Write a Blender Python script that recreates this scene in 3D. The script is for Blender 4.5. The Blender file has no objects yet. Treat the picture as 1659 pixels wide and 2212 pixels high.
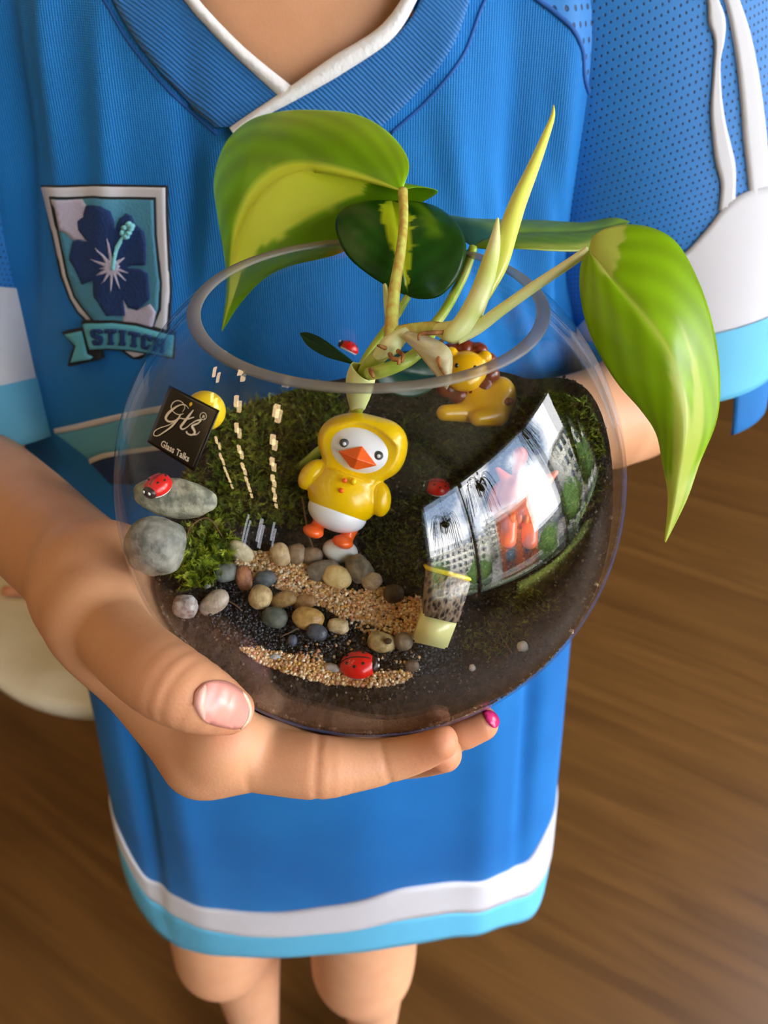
import bpy, bmesh, math, random
import numpy as np
from mathutils import Vector, Matrix, noise as mnoise
from mathutils.bvhtree import BVHTree

rng = np.random.default_rng(7)
random.seed(7)
C = bpy.context.scene.collection
SC = bpy.context.scene

# ------------------------------------------------------------------ camera
F_PX, CX, CY = 1609.0, 829.5, 1106.0
TH = math.radians(39.24)
ct, st = math.cos(TH), math.sin(TH)
CAM = np.array([0.0, 0.0, 1.05])
FWD = np.array([0, ct, -st]); UPV = np.array([0, st, ct]); RGT = np.array([1.0, 0, 0])
cd = bpy.data.cameras.new('camera')
cam = bpy.data.objects.new('camera', cd); C.objects.link(cam)
cam.location = CAM; cam.rotation_euler = (math.pi/2 - TH, 0, 0)
cd.sensor_fit = 'VERTICAL'; cd.sensor_height = 36.0; cd.sensor_width = 27.0
cd.lens = F_PX/2212*36.0
cd.clip_start = 0.01; cd.clip_end = 400
cd.dof.use_dof = True; cd.dof.focus_distance = 0.186; cd.dof.aperture_fstop = 19.0
SC.camera = cam

def ray(px, py):
    d = FWD + RGT*((px-CX)/F_PX) + UPV*((CY-py)/F_PX)
    return d                                   # unit depth along the axis
def P(px, py, depth):
    return CAM + ray(px, py)*depth
def proj(p):
    q = np.asarray(p) - CAM
    dep = q@FWD
    return np.stack([CX+F_PX*(q@RGT)/dep, CY-F_PX*(q@UPV)/dep], -1)

# ------------------------------------------------------------------ room axes, world, sun, exposure
E1 = np.array([math.cos(math.radians(-30)), math.sin(math.radians(-30)), 0])   # towards the window wall
E2 = np.array([0.5, math.cos(math.radians(30)), 0])
ORG = np.array([0, 0.17, 0])
def room(a, b, z): return ORG + E1*a + E2*b + np.array([0, 0, z])

W = bpy.data.worlds.new('world'); SC.world = W; W.use_nodes = True
nt = W.node_tree; nt.nodes.clear()
def N(nt, t, **kw):
    n = nt.nodes.new(t)
    for k, v in kw.items():
        if k in n.inputs: n.inputs[k].default_value = v
        else: setattr(n, k, v)
    return n
out = N(nt, 'ShaderNodeOutputWorld'); bg = N(nt, 'ShaderNodeBackground')
tc = N(nt, 'ShaderNodeTexCoord'); sep = N(nt, 'ShaderNodeSeparateXYZ')
nt.links.new(tc.outputs['Generated'], sep.inputs[0])
ramp = N(nt, 'ShaderNodeValToRGB')
cr = ramp.color_ramp
cr.elements[0].position = 0.0; cr.elements[0].color = (0.66, 0.76, 0.90, 1)
cr.elements[1].position = 0.75; cr.elements[1].color = (0.20, 0.36, 0.68, 1)
nt.links.new(sep.outputs['Z'], ramp.inputs[0])
cn = N(nt, 'ShaderNodeTexNoise', Scale=2.6, Detail=6.0, Roughness=0.55)
nt.links.new(tc.outputs['Generated'], cn.inputs['Vector'])
cr2 = N(nt, 'ShaderNodeValToRGB')
cr2.color_ramp.elements[0].position = 0.42; cr2.color_ramp.elements[1].position = 0.53
cs_ = N(nt, 'ShaderNodeMath', operation='MULTIPLY_ADD'); nt.links.new(sep.outputs['Z'], cs_.inputs[0]); cs_.inputs[1].default_value = -0.16; nt.links.new(cn.outputs['Fac'], cs_.inputs[2])
nt.links.new(cs_.outputs[0], cr2.inputs[0])      # more cloud towards the horizon
mix = N(nt, 'ShaderNodeMix', data_type='RGBA')
nt.links.new(cr2.outputs[0], mix.inputs['Factor']); nt.links.new(ramp.outputs[0], mix.inputs[6])
mix.inputs[7].default_value = (1.9, 1.9, 1.95, 1)
nt.links.new(mix.outputs[2], bg.inputs['Color'])
bg.inputs['Strength'].default_value = 5.0
nt.links.new(bg.outputs[0], out.inputs[0])
W.cycles.sampling_method = 'MANUAL'; W.cycles.sample_map_resolution = 1024

sl = bpy.data.lights.new('sun', 'SUN'); sl.energy = 22.0; sl.angle = 0.01; sl.color = (1, 0.95, 0.86)
so = bpy.data.objects.new('sun', sl); C.objects.link(so)
so.rotation_euler = Vector((E1[0]*0.75 - 0.2*E2[0], E1[1]*0.75 - 0.2*E2[1], -0.72)).to_track_quat('-Z', 'Y').to_euler()

SC.view_settings.view_transform = 'Standard'; SC.view_settings.look = 'None'
SC.view_settings.gamma = 1.0; SC.view_settings.use_curve_mapping = False
SC.view_settings.exposure = 1.0
cy = SC.cycles
cy.use_denoising = True
cy.max_bounces = 8; cy.diffuse_bounces = 4; cy.glossy_bounces = 4; cy.transmission_bounces = 6; cy.transparent_max_bounces = 16
cy.sample_clamp_indirect = 8.0; cy.caustics_reflective = False; cy.caustics_refractive = False
# portal: guides the sampling of the sky through the window opening
pl = bpy.data.lights.new('window_portal', 'AREA'); pl.shape = 'RECTANGLE'; pl.size = 5.2; pl.size_y = 2.5
pl.cycles.is_portal = True
po = bpy.data.objects.new('window_portal', pl); C.objects.link(po)
po.location = room(2.62, 0.5, 1.35)
po.rotation_euler = Vector(tuple(-E1)).to_track_quat('-Z', 'Z').to_euler()

# ------------------------------------------------------------------ helpers: materials
def S(r, g, b):
    f = lambda c: (c/255/12.92) if c/255 <= 0.04045 else ((c/255+0.055)/1.055)**2.4
    return (f(r), f(g), f(b), 1.0)
def mat(name, col, rough=0.6, **kw):
    m = bpy.data.materials.new(name); m.use_nodes = True
    b = m.node_tree.nodes['Principled BSDF']
    b.inputs['Base Color'].default_value = col; b.inputs['Roughness'].default_value = rough
    for k, v in kw.items(): b.inputs[k].default_value = v
    return m
def noise_col(m, c1, c2, scale, detail=4.0, lo=0.35, hi=0.65, coord='Object', stretch=None, dist=0.0):
    t = m.node_tree; b = t.nodes['Principled BSDF']
    tcn = N(t, 'ShaderNodeTexCoord'); nz = N(t, 'ShaderNodeTexNoise', Scale=scale, Detail=detail, Distortion=dist)
    src = tcn.outputs[coord]
    if stretch:
        mp = N(t, 'ShaderNodeMapping'); mp.inputs['Rotation'].default_value = stretch[1]; mp.inputs['Scale'].default_value = stretch[0]
        t.links.new(src, mp.inputs[0]); src = mp.outputs[0]
    t.links.new(src, nz.inputs['Vector'])
    r = N(t, 'ShaderNodeValToRGB')
    r.color_ramp.elements[0].position = lo; r.color_ramp.elements[0].color = c1
    r.color_ramp.elements[1].position = hi; r.color_ramp.elements[1].color = c2
    t.links.new(nz.outputs['Fac'], r.inputs[0]); t.links.new(r.outputs[0], b.inputs['Base Color'])
    return r, nz
def bump(m, scale, strength=0.3, dist=0.001, kind='noise', coord='Object', detail=3.0, vec=None):
    t = m.node_tree; b = t.nodes['Principled BSDF']
    tcn = N(t, 'ShaderNodeTexCoord')
    if kind == 'noise':
        nz = N(t, 'ShaderNodeTexNoise', Scale=scale, Detail=detail); o = nz.outputs['Fac']; i = nz.inputs['Vector']
    elif kind == 'voronoi':
        nz = N(t, 'ShaderNodeTexVoronoi', Scale=scale); o = nz.outputs['Distance']; i = nz.inputs['Vector']
    else:
        nz = N(t, 'ShaderNodeTexWave', Scale=scale, Distortion=0.6); nz.bands_direction = kind; o = nz.outputs['Fac']; i = nz.inputs['Vector']
        nz.inputs['Detail Scale'].default_value = 3
    t.links.new(vec if vec else tcn.outputs[coord], i)
    bp = N(t, 'ShaderNodeBump', Strength=strength, Distance=dist)
    t.links.new(o, bp.inputs['Height'])
    if b.inputs['Normal'].is_linked: t.links.new(b.inputs['Normal'].links[0].from_socket, bp.inputs['Normal'])
    t.links.new(bp.outputs[0], b.inputs['Normal'])
    return nz
def attr_col(m, name='col'):
    t = m.node_tree; b = t.nodes['Principled BSDF']
    a = N(t, 'ShaderNodeAttribute'); a.attribute_name = name
    t.links.new(a.outputs['Color'], b.inputs['Base Color'])
    return a

# ------------------------------------------------------------------ helpers: meshes
def set_parent(o, p):
    o.parent = p
    if p.type == 'EMPTY': o.matrix_parent_inverse = Matrix.Translation(-p.location)
def mesh_np(name, V, quads=None, tris=None, m=None, parent=None, smooth=True, cols=None, attrs=None):
    me = bpy.data.meshes.new(name)
    V = np.asarray(V, np.float32)
    loops, starts, tot = [], [], 0
    fl = []
    if quads is not None and len(quads):
        q = np.asarray(quads, np.int32); fl.append((q.ravel(), 4, len(q)))
    if tris is not None and len(tris):
        q = np.asarray(tris, np.int32); fl.append((q.ravel(), 3, len(q)))
    lv = np.concatenate([a for a, _, _ in fl]); ls = []
    off = 0
    for a, k, n in fl:
        ls.append(np.arange(n, dtype=np.int32)*k + off); off += k*n
    ls = np.concatenate(ls)
    me.vertices.add(len(V)); me.vertices.foreach_set('co', V.ravel())
    me.loops.add(len(lv)); me.loops.foreach_set('vertex_index', lv)
    me.polygons.add(len(ls)); me.polygons.foreach_set('loop_start', ls)
    me.update(calc_edges=True); me.validate()
    if smooth: me.polygons.foreach_set('use_smooth', np.ones(len(me.polygons), bool))
    if cols is not None:
        a = me.color_attributes.new('col', 'FLOAT_COLOR', 'POINT')
        c = np.ones((len(V), 4), np.float32); c[:, :cols.shape[1]] = cols
        a.data.foreach_set('color', c.ravel())
    for k, v in (attrs or {}).items():
        a = me.attributes.new(k, 'FLOAT', 'POINT'); a.data.foreach_set('value', np.asarray(v, np.float32))
    if m is not None:
        for mm in (m if isinstance(m, (list, tuple)) else [m]): me.materials.append(mm)
    o = bpy.data.objects.new(name, me); C.objects.link(o)
    if parent is not None: set_parent(o, parent)
    return o
def tag(o, label=None, cat=None, group=None, kind=None):
    if label: o['label'] = label
    if cat: o['category'] = cat
    if group: o['group'] = group
    if kind: o['kind'] = kind
    return o
def empty(name, label, cat, group=None, loc=(0, 0, 0)):
    o = bpy.data.objects.new(name, None); C.objects.link(o); o.empty_display_size = 0.01; o.location = loc
    return tag(o, label, cat, group)
class MB:
    """collects pieces into one mesh"""
    def __init__(s): s.V = []; s.Q = []; s.T = []; s.n = 0; s.Cc = []
    def add(s, V, quads=None, tris=None, col=None):
        V = np.asarray(V, float)
        if quads is not None and len(quads): s.Q.append(np.asarray(quads)+s.n)
        if tris is not None and len(tris): s.T.append(np.asarray(tris)+s.n)
        s.V.append(V); s.n += len(V)
        if col is not None: s.Cc.append(np.broadcast_to(np.asarray(col, float), (len(V), 3)))
    def build(s, name, m, parent=None, smooth=True):
        return mesh_np(name, np.concatenate(s.V), np.concatenate(s.Q) if s.Q else None, np.concatenate(s.T) if s.T else None, m, parent, smooth,
                       np.concatenate(s.Cc) if s.Cc else None)
BOXQ = [(0,3,2,1),(4,5,6,7),(0,1,5,4),(1,2,6,5),(2,3,7,6),(3,0,4,7)]
def box_v(c, ax, ay, az, hx, hy, hz):
    c, ax, ay, az = map(np.asarray, (c, ax, ay, az))
    return np.array([c+sx*hx*ax+sy*hy*ay+sz*hz*az for sz in (-1, 1) for sx, sy in ((-1,-1),(1,-1),(1,1),(-1,1))])
XA, YA, ZA = np.eye(3)
def grid_quads(nu, nv, wrap=False):
    q = []
    for i in range(nu-1):
        a = np.arange(nv-1) + i*nv
        q.append(np.stack([a, a+1, a+nv+1, a+nv], 1))
        if wrap: q.append(np.array([[i*nv+nv-1, i*nv, (i+1)*nv, (i+1)*nv+nv-1]]))
    return np.concatenate(q)
def spline(pts, n):
    """Catmull-Rom through pts (k x d), n samples evenly by chord length"""
    p = np.asarray(pts, float); k = len(p)
    if k == 2: return p[0]+(p[1]-p[0])*np.linspace(0, 1, n)[:, None]
    t = np.r_[0, np.cumsum(np.linalg.norm(np.diff(p[:, :3], axis=0), axis=1)**0.5+1e-9)]; t /= t[-1]
    m = np.gradient(p, t, axis=0)
    u = np.linspace(0, 1, n); i = np.clip(np.searchsorted(t, u, side='right')-1, 0, k-2)
    h = (t[i+1]-t[i]); s = ((u-t[i])/h)[:, None]; h = h[:, None]
    return (2*s**3-3*s**2+1)*p[i]+(s**3-2*s**2+s)*h*m[i]+(-2*s**3+3*s**2)*p[i+1]+(s**3-s**2)*h*m[i+1]
def tube_v(path, rad, ns=10, cap=True, flat=1.0, up=None):
    path = np.asarray(path, float); n = len(path); rad = np.broadcast_to(np.asarray(rad, float), (n,))
    T = np.gradient(path, axis=0); T /= np.linalg.norm(T, axis=1)[:, None]+1e-12
    ref = np.array(up if up is not None else (0.31, 0.22, 0.92)); V = []
    a = np.cross(T[0], ref)
    if np.linalg.norm(a) < 1e-3: a = np.cross(T[0], [1, 0, 0])
    a /= np.linalg.norm(a)
    th = np.linspace(0, 2*np.pi, ns, endpoint=False)
    for i in range(n):
        a = a - T[i]*(a@T[i]); a /= np.linalg.norm(a); b = np.cross(T[i], a)
        V.append(path[i]+rad[i]*(np.cos(th)[:, None]*a*flat+np.sin(th)[:, None]*b))
    V = np.concatenate(V); q = grid_quads(n, ns, True)
    t = None
    if cap:
        V = np.concatenate([V, path[:1], path[-1:]]); c0, c1 = n*ns, n*ns+1
        k = np.arange(ns); k2 = (k+1) % ns
        t = np.concatenate([np.stack([np.full(ns, c0), k2, k], 1), np.stack([np.full(ns, c1), (n-1)*ns+k, (n-1)*ns+k2], 1)])
    return V, q, t
def tube(name, pts, rads, m, parent=None, n=24, ns=10, flat=1.0, up=None):
    a = spline(np.c_[np.asarray(pts, float), np.broadcast_to(np.asarray(rads, float), (len(pts),))], n)
    V, q, t = tube_v(a[:, :3], np.maximum(a[:, 3], 1e-5), ns, True, flat, up)
    return mesh_np(name, V, q, t, m, parent)
def ico(sub=3):
    bm = bmesh.new(); bmesh.ops.create_icosphere(bm, subdivisions=sub, radius=1.0)
    V = np.array([v.co[:] for v in bm.verts]); F = np.array([[v.index for v in f.verts] for f in bm.faces]); bm.free()
    return V, F
ICO = {k: ico(k) for k in (1, 2, 3, 4)}
def fnoise(V, scale, seed):
    return np.array([mnoise.noise(Vector((v[0]*scale+seed*3.7, v[1]*scale-seed*1.9, v[2]*scale+seed*0.7))) for v in V])
def rot_from(x, y):   # columns: x, y, z
    x = np.asarray(x, float); x = x/np.linalg.norm(x); y = np.asarray(y, float); y = y-x*(x@y); y /= np.linalg.norm(y)
    return np.stack([x, y, np.cross(x, y)], 1)

# ------------------------------------------------------------------ helpers: implicit surfaces
def smin(a, b, k):
    h = np.maximum(k-np.abs(a-b), 0)/k
    return np.minimum(a, b)-h*h*k*0.25
def smax(a, b, k): return -smin(-a, -b, k)
def rcone(Q, a, b, ra, rb):
    a = np.asarray(a, float); ba = np.asarray(b, float)-a
    t = np.clip(((Q-a)@ba)/(ba@ba), 0, 1)
    return np.linalg.norm(Q-a-t[:, None]*ba, axis=1)-(ra+(rb-ra)*t)
def ell(Q, c, r, R=None):
    q = Q-np.asarray(c, float)
    if R is not None: q = q@np.asarray(R)
    r = np.asarray(r, float)
    k0 = np.linalg.norm(q/r, axis=1); k1 = np.linalg.norm(q/(r*r), axis=1)+1e-9
    return k0*(k0-1)/k1
def chain(Q, pts, rads, k=0.004):
    if len(pts) > 2:       # a smooth run of short tapered pieces
        a = spline(np.c_[np.array(pts), np.array(rads)], 4*(len(pts)-1)+1); pts, rads = a[:, :3], a[:, 3]
    d = None
    for i in range(len(pts)-1):
        e = rcone(Q, pts[i], pts[i+1], rads[i], rads[i+1])
        d = e if d is None else np.minimum(d, e)
    return d
def sdf_mesh(f, lo, hi, h, newton=2):
    lo = np.asarray(lo, float); hi = np.asarray(hi, float); B = 8
    nb = np.ceil((hi-lo)/(h*B)).astype(int); n = nb*B+1
    cc = np.stack(np.meshgrid(*[np.arange(k) for k in nb], indexing='ij'), -1).reshape(-1, 3)
    cen = lo+(cc+0.5)*B*h; fc = f(cen)
    F = np.empty(tuple(n), np.float32)
    Fb = np.repeat(np.repeat(np.repeat(fc.reshape(nb), B, 0), B, 1), B, 2)
    F[:-1, :-1, :-1] = Fb; F[-1] = F[-2]; F[:, -1] = F[:, -2]; F[:, :, -1] = F[:, :, -2]
    act = np.abs(fc) < B*h*1.35
    off = np.stack(np.meshgrid(*[np.arange(B+1)]*3, indexing='ij'), -1).reshape(-1, 3)
    ids = cc[act]*B
    for s in range(0, len(ids), 400):
        I = (ids[s:s+400, None]+off[None]).reshape(-1, 3)
        F[I[:, 0], I[:, 1], I[:, 2]] = f(lo+I*h)
    ins = F < 0
    cnt = np.zeros(tuple(n-1), np.int8)
    for dx in (0, 1):
        for dy in (0, 1):
            for dz in (0, 1):
                cnt += ins[dx:n[0]-1+dx, dy:n[1]-1+dy, dz:n[2]-1+dz]
    cells = np.argwhere((cnt > 0) & (cnt < 8))
    idx = -np.ones(tuple(n-1), np.int32); idx[tuple(cells.T)] = np.arange(len(cells))
    acc = np.zeros((len(cells), 3)); num = np.zeros(len(cells))
    cor = [(0,0,0),(1,0,0),(0,1,0),(1,1,0),(0,0,1),(1,0,1),(0,1,1),(1,1,1)]
    val = [F[cells[:, 0]+a, cells[:, 1]+b, cells[:, 2]+c] for a, b, c in cor]
    for i, j in ((0,1),(2,3),(4,5),(6,7),(0,2),(1,3),(4,6),(5,7),(0,4),(1,5),(2,6),(3,7)):
        m = (val[i] < 0) != (val[j] < 0)
        t = np.where(m, val[i]/(val[i]-val[j]+1e-20), 0)[:, None]
        p = np.array(cor[i])+t*(np.array(cor[j])-np.array(cor[i]))
        acc[m] += p[m]; num[m] += 1
    V = lo+(cells+acc/num[:, None])*h
    Q = []
    for ax in range(3):
        s0 = [slice(1, -1)]*3; s0[ax] = slice(0, n[ax]-1); s1 = [slice(1, -1)]*3; s1[ax] = slice(1, n[ax])
        A = ins[tuple(s0)]; Bq = ins[tuple(s1)]
        e = np.argwhere(A != Bq); 
        if not len(e): continue
        fl = A[tuple(e.T)]
        o = np.ones(3, int); o[ax] = 0; e = e+o
        u = np.zeros(3, int); v = np.zeros(3, int); u[(ax+1) % 3] = 1; v[(ax+2) % 3] = 1
        g = lambda k: idx[tuple((e-k).T)]
        q = np.stack([g(u+v), g(v), g(0*u), g(u)], 1)
        q[~fl] = q[~fl][:, ::-1]
        Q.append(q)
    Q = np.concatenate(Q); Q = Q[(Q >= 0).all(1)]
    for _ in range(newton):
        e = h*0.3; g = np.stack([f(V+e*d)-f(V-e*d) for d in np.eye(3)], 1)/(2*e)
        fv = f(V); st_ = np.clip(fv/(np.sum(g*g, 1)+1e-6), -h*0.6, h*0.6)
        V = V-g*st_[:, None]
    return V, Q
# ------------------------------------------------------------------ the room
M_wall = mat('wall_paint', S(140, 128, 106), 0.8); M_ceil = mat('ceiling_paint', S(158, 146, 110), 0.85)
M_beam = mat('beam_paint', S(84, 78, 60), 0.7)
M_frame = mat('window_metal', S(70, 72, 70), 0.5)
M_floor = mat('wood_floor', S(105, 66, 28), 0.42, **{'Specular IOR Level': 0.3})
ang = math.atan2(E1[1], E1[0])
noise_col(M_floor, S(84, 52, 16), S(112, 74, 30), 1.0, 6, 0.3, 0.72, 'Object', ((2.2, 26, 1), (0, 0, 0)), 1.2)
bump(M_floor, 60, 0.05, 0.0005)
def rbox(name, c, ha, hb, hz, m, kind=None, parent=None):
    mb = MB(); mb.add(box_v(c, E1, E2, ZA, ha, hb, hz), BOXQ)
    o = mb.build(name, m, parent, smooth=False)
    if kind: o['kind'] = kind
    return o
A0, A1, B0, B1, HZ, FZ = -3.4, 2.6, -4.2, 4.6, 2.8, -0.1
# the floor is built in its own turned frame so that the grain runs along the boards
mb = MB(); mb.add(np.array([(a, b, z) for z in (FZ-.1, FZ) for a, b in ((A0-.2, B0-.2), (A1+.3, B0-.2), (A1+.3, B1+.2), (A0-.2, B1+.2))]), BOXQ)
fl = mb.build('floor', M_floor, None, False); fl['kind'] = 'structure'
fl.location = ORG; fl.rotation_euler = (0, 0, ang)
rbox('ceiling', room((A0+A1)/2, (B0+B1)/2, HZ+.1), (A1-A0)/2+.3, (B1-B0)/2+.2, .1, M_ceil, 'structure')
rbox('wall_left', room(A0-.1, (B0+B1)/2, (HZ+FZ)/2), .1, (B1-B0)/2+.2, (HZ-FZ)/2, M_wall, 'structure')
rbox('wall_back', room((A0+A1)/2, B1+.1, (HZ+FZ)/2), (A1-A0)/2+.2, .1, (HZ-FZ)/2, M_wall, 'structure')
rbox('wall_front', room((A0+A1)/2, B0-.1, (HZ+FZ)/2), (A1-A0)/2+.2, .1, (HZ-FZ)/2, M_wall, 'structure')
# window wall: low sill, lintel, end piers; opening from -2.05 to 3.1
w0, w1, zs, zh = -2.05, 3.1, 0.16, 2.55
rbox('wall_right', room(A1+.1, (B0+w0)/2, (HZ+FZ)/2), .1, (w0-B0)/2, (HZ-FZ)/2, M_wall, 'structure')
rbox('wall_right', room(A1+.1, (B1+w1)/2, (HZ+FZ)/2), .1, (B1-w1)/2, (HZ-FZ)/2, M_wall, 'structure')
rbox('wall_right', room(A1+.1, (w0+w1)/2, (zh+HZ)/2), .1, (w1-w0)/2, (HZ-zh)/2, M_wall, 'structure')
rbox('wall_right', room(A1+.1, (w0+w1)/2, (zs+FZ)/2), .1, (w1-w0)/2, (zs-FZ)/2, M_wall, 'structure')
for i, b in enumerate((w0+.035, -0.85, 1.15, w1-.035)):
    rbox('window_frame', room(A1, b, (zs+zh)/2), .05, .035, (zh-zs)/2, M_frame, 'structure')
for z in (zs+.03, zh-.03):
    rbox('window_frame', room(A1, (w0+w1)/2, z), .045, (w1-w0)/2, .03, M_frame, 'structure')
for b in np.arange(-3.2, 4.5, 1.25):
    rbox('trim_beam', room((A0+A1)/2, b, HZ-.06), (A1-A0)/2, .07, .06, M_beam, 'structure')
rbox('baseboard_back', room((A0+A1)/2, B1-.012, FZ+.05), (A1-A0)/2, .012, .05, M_beam, 'structure')
rbox('baseboard_left', room(A0+.012, (B0+B1)/2, FZ+.05), .012, (B1-B0)/2, .05, M_beam, 'structure')
# rows of small warm ceiling lights on the left (mirrored in the glass)
M_lamp = bpy.data.materials.new('lamp_glow'); M_lamp.use_nodes = True
bs = M_lamp.node_tree.nodes['Principled BSDF']; bs.inputs['Base Color'].default_value = S(255, 220, 170)
bs.inputs['Emission Color'].default_value = S(255, 214, 160); bs.inputs['Emission Strength'].default_value = 9.0
M_strip = bpy.data.materials.new('strip_glow'); M_strip.use_nodes = True
bs = M_strip.node_tree.nodes['Principled BSDF']; bs.inputs['Emission Color'].default_value = S(236, 240, 250); bs.inputs['Emission Strength'].default_value = 3.5
for r in range(3):
    t = None
    rail = MB(); rail.add(box_v(room(-.8-.9*r, -2.0, HZ-.16), E1, E2, ZA, .02, 2.1, .02), BOXQ)
    o = rail.build('light_rail', M_frame, None, False)
    tag(o, ('ceiling light rail nearest the window, with a row of small warm lamps', 'middle ceiling light rail with a row of small warm lamps', 'ceiling light rail furthest from the window, with small warm lamps')[r], 'light rail')
    for k in range(8):
        mb = MB(); mb.add(box_v(room(-.8-.9*r, -3.9+.55*k, HZ-.2), E1, E2, ZA, .05, .1, .02), BOXQ)
        mb.build('lamp', M_lamp, o, False)

# ------------------------------------------------------------------ outside the window (seen as a mirror image in the glass)
M_ground = mat('asphalt', S(120, 118, 112), 0.9); M_bldw = mat('pale_facade', S(206, 202, 190), 0.85)
M_red = mat('brick_red', S(176, 88, 58), 0.85); M_pane = mat('dark_panes', S(70, 84, 96), 0.2); M_grey = mat('grey_fascia', S(190, 190, 186), 0.7)
M_tree = mat('tree_leaves', S(66, 96, 36), 0.8); M_kerb = mat('kerb_yellow', S(238, 240, 70), 0.7); M_lawn = mat('lawn', S(88, 112, 52), 0.9)
gz = -4.0
rbox('ground', room(70, 10, gz-.2), 66, 140, .2, M_ground, 'structure')
def building(a, b, ha, hb, h, m, floors, cols, label, roof=None):
    e = empty('apartment_building' if m is M_bldw else 'brick_building', label, 'building')
    mb = MB(); mb.add(box_v(room(a, b, gz+h/2), E1, E2, ZA, ha, hb, h/2), BOXQ); mb.build('wall', m, e, False)
    mb = MB(); mb.add(box_v(room(a-.1, b, gz+h+.25), E1, E2, ZA, ha+.4, hb+.4, .25), BOXQ); mb.build('roof', M_grey, e, False)
    for i in range(floors):
        for j in range(cols):
            z = gz+(i+.6)*h/floors; bb = b-hb+(j+.5)*2*hb/cols
            mb = MB(); mb.add(box_v(room(a-ha-.02, bb, z), E1, E2, ZA, .06, hb/cols*.55, h/floors*.28), BOXQ); mb.build('window', M_pane, e, False)
building(48, -23, 5, 13, 11, M_bldw, 5, 12, 'long pale apartment block across the road, mirrored at the left of the window')
building(60, -6, 5, 6, 16, M_bldw, 7, 6, 'taller pale apartment block far behind the long one')
building(27, .3, 3, 3.5, 9.2, M_red, 2, 2, 'brick red building across the road, mirrored under the orange figurine')
building(34, 27, 5, 9, 13, M_bldw, 4, 7, 'pale apartment block at the far right of the view from the window')
rbox('lawn', room(17.5, 10, gz+.03), 2.4, 60, .03, M_lawn, 'structure'); rbox('road_line', room(24, 10, gz+.02), .12, 60, .02, M_bldw, 'structure')
bench = empty('window_bench', 'low yellow green bench along the foot of the window, mirrored in the glass', 'bench')
for nm, zc, hz in (('cushion', .075, .03), ('base', -.03, .07)):
    mb = MB(); mb.add(box_v(room(2.2, .8, zc), E1, E2, ZA, .26 if hz < .05 else .22, .85, hz), BOXQ); mb.build(nm, M_kerb, bench, False)
winbox = empty('window_stand_in', 'dark box with glowing strips, added for a bright window mirrored small in the bowl', 'window stand-in')  # dark box with glowing strips, added in place of a small window
mb = MB(); mb.add(box_v(room(-1.0, -4.05, 1.5), E1, E2, ZA, .8, .13, .65), BOXQ); mb.build('case', mat('case_black', S(24, 22, 20), .4), winbox, False)
for k_, a_ in enumerate((-1.45, -1.0, -.62)):
    mb = MB(); mb.add(box_v(room(a_, -3.91, 1.5+.1*k_), E1, E2, ZA, .03+.02*(k_ % 2), .02, .40-.07*k_), BOXQ); mb.build('glow_strip', M_strip, winbox, False)  # glowing strips added for the window's bright panes
for i, (a, b, s) in enumerate(((19, -6, 1.9), (16.5, 4.2, 1.5), (17, 9.5, 2.2), (19, 19, 2.6), (25, -17, 2.6))):
    e = empty('street_tree', ['round leafy tree nearest the pale block', 'small round street tree in front of the gap', 'round tree beside the brick building', 'broad tree right of the brick building', 'round tree at the left end of the road'][i], 'tree')
    V, Fc = ICO[3]; V = V*(1+.35*fnoise(V, 2.2, i)[:, None])*s+room(a, b, gz+s*1.5)
    mesh_np('crown', V, None, Fc, M_tree, e, False)
    tube('trunk', [room(a, b, gz), room(a, b, gz+s)], [.2, .15], M_beam, e, 4, 8)
# two hanging plants in the window
M_hang = mat('hanging_leaves', S(58, 66, 34), 0.7); M_pot = mat('grey_pot', S(98, 98, 92), 0.7)
for i, (b, z, L) in enumerate(((-.35, 2.0, .55), (1.0, 2.15, .4), (-1.25, 1.75, .6))):
    e = empty('hanging_planter', ['grey hanging pot with long trailing stems by the window post', 'spiky plant in a grey hanging pot high in the window', 'grey hanging pot with trailing grass near the window corner'][i], 'plant')
    c = room(2.3, b, z)
    V, Fc = ICO[2]; mesh_np('pot', V*np.array([.1, .1, .13])+c, None, Fc, M_pot, e)
    tube('cord', [c, np.r_[c[:2], HZ]], [.004, .004], M_frame, e, 3, 6)
    mb = MB()
    for k in range(26):
        a = rng.uniform(0, 6.28); r = rng.uniform(.05, .28); d = np.array([math.cos(a), math.sin(a), 0])
        pts = [c+d*.06+[0, 0, .1], c+d*(.06+r*.6)+[0, 0, .14], c+d*(.06+r)+[0, 0, -L*rng.uniform(.2, 1)]]
        V, q, t = tube_v(spline(pts, 8), .006, 4, False); mb.add(V, q)
    o = mb.build('trailing_stems', M_hang, e); o['kind'] = 'stuff'

# ------------------------------------------------------------------ behind the child: cabinet with a plant, far right; stool at the left
M_cab = mat('brown_cabinet', S(92, 56, 38), 0.5); noise_col(M_cab, S(78, 46, 30), S(112, 72, 50), 9, 4, stretch=((1, 1, 9), (0, 0, 0)))
e = empty('wooden_cabinet', 'low reddish brown wooden cabinet at the far right behind the child', 'cabinet')
cc = np.array([1.42, 2.62, 0])
for nm, c, h in (('body', (0, 0, .30), (.42, .24, .34)), ('top', (0, 0, .66), (.45, .26, .02)), ('plinth', (0, 0, -.07), (.4, .22, .03))):
    mb = MB(); mb.add(box_v(cc+E1*c[0]+E2*c[1]+ZA*c[2], E1, E2, ZA, *h), BOXQ); mb.build(nm, M_cab, e, False)
for sx in (-1, 1):
    mb = MB(); mb.add(box_v(cc+E1*.205*sx-E2*.25+ZA*.31, E1, E2, ZA, .195, .012, .31), BOXQ); d = mb.build('door', M_cab, e, False)
    tube('handle', [cc+E1*.05*sx-E2*.27+ZA*.42, cc+E1*.05*sx-E2*.27+ZA*.5], [.006, .006], M_frame, d, 3, 8)
e = empty('potted_plant', 'dark leafy pot plant standing on the brown cabinet at the far right', 'plant')
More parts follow.
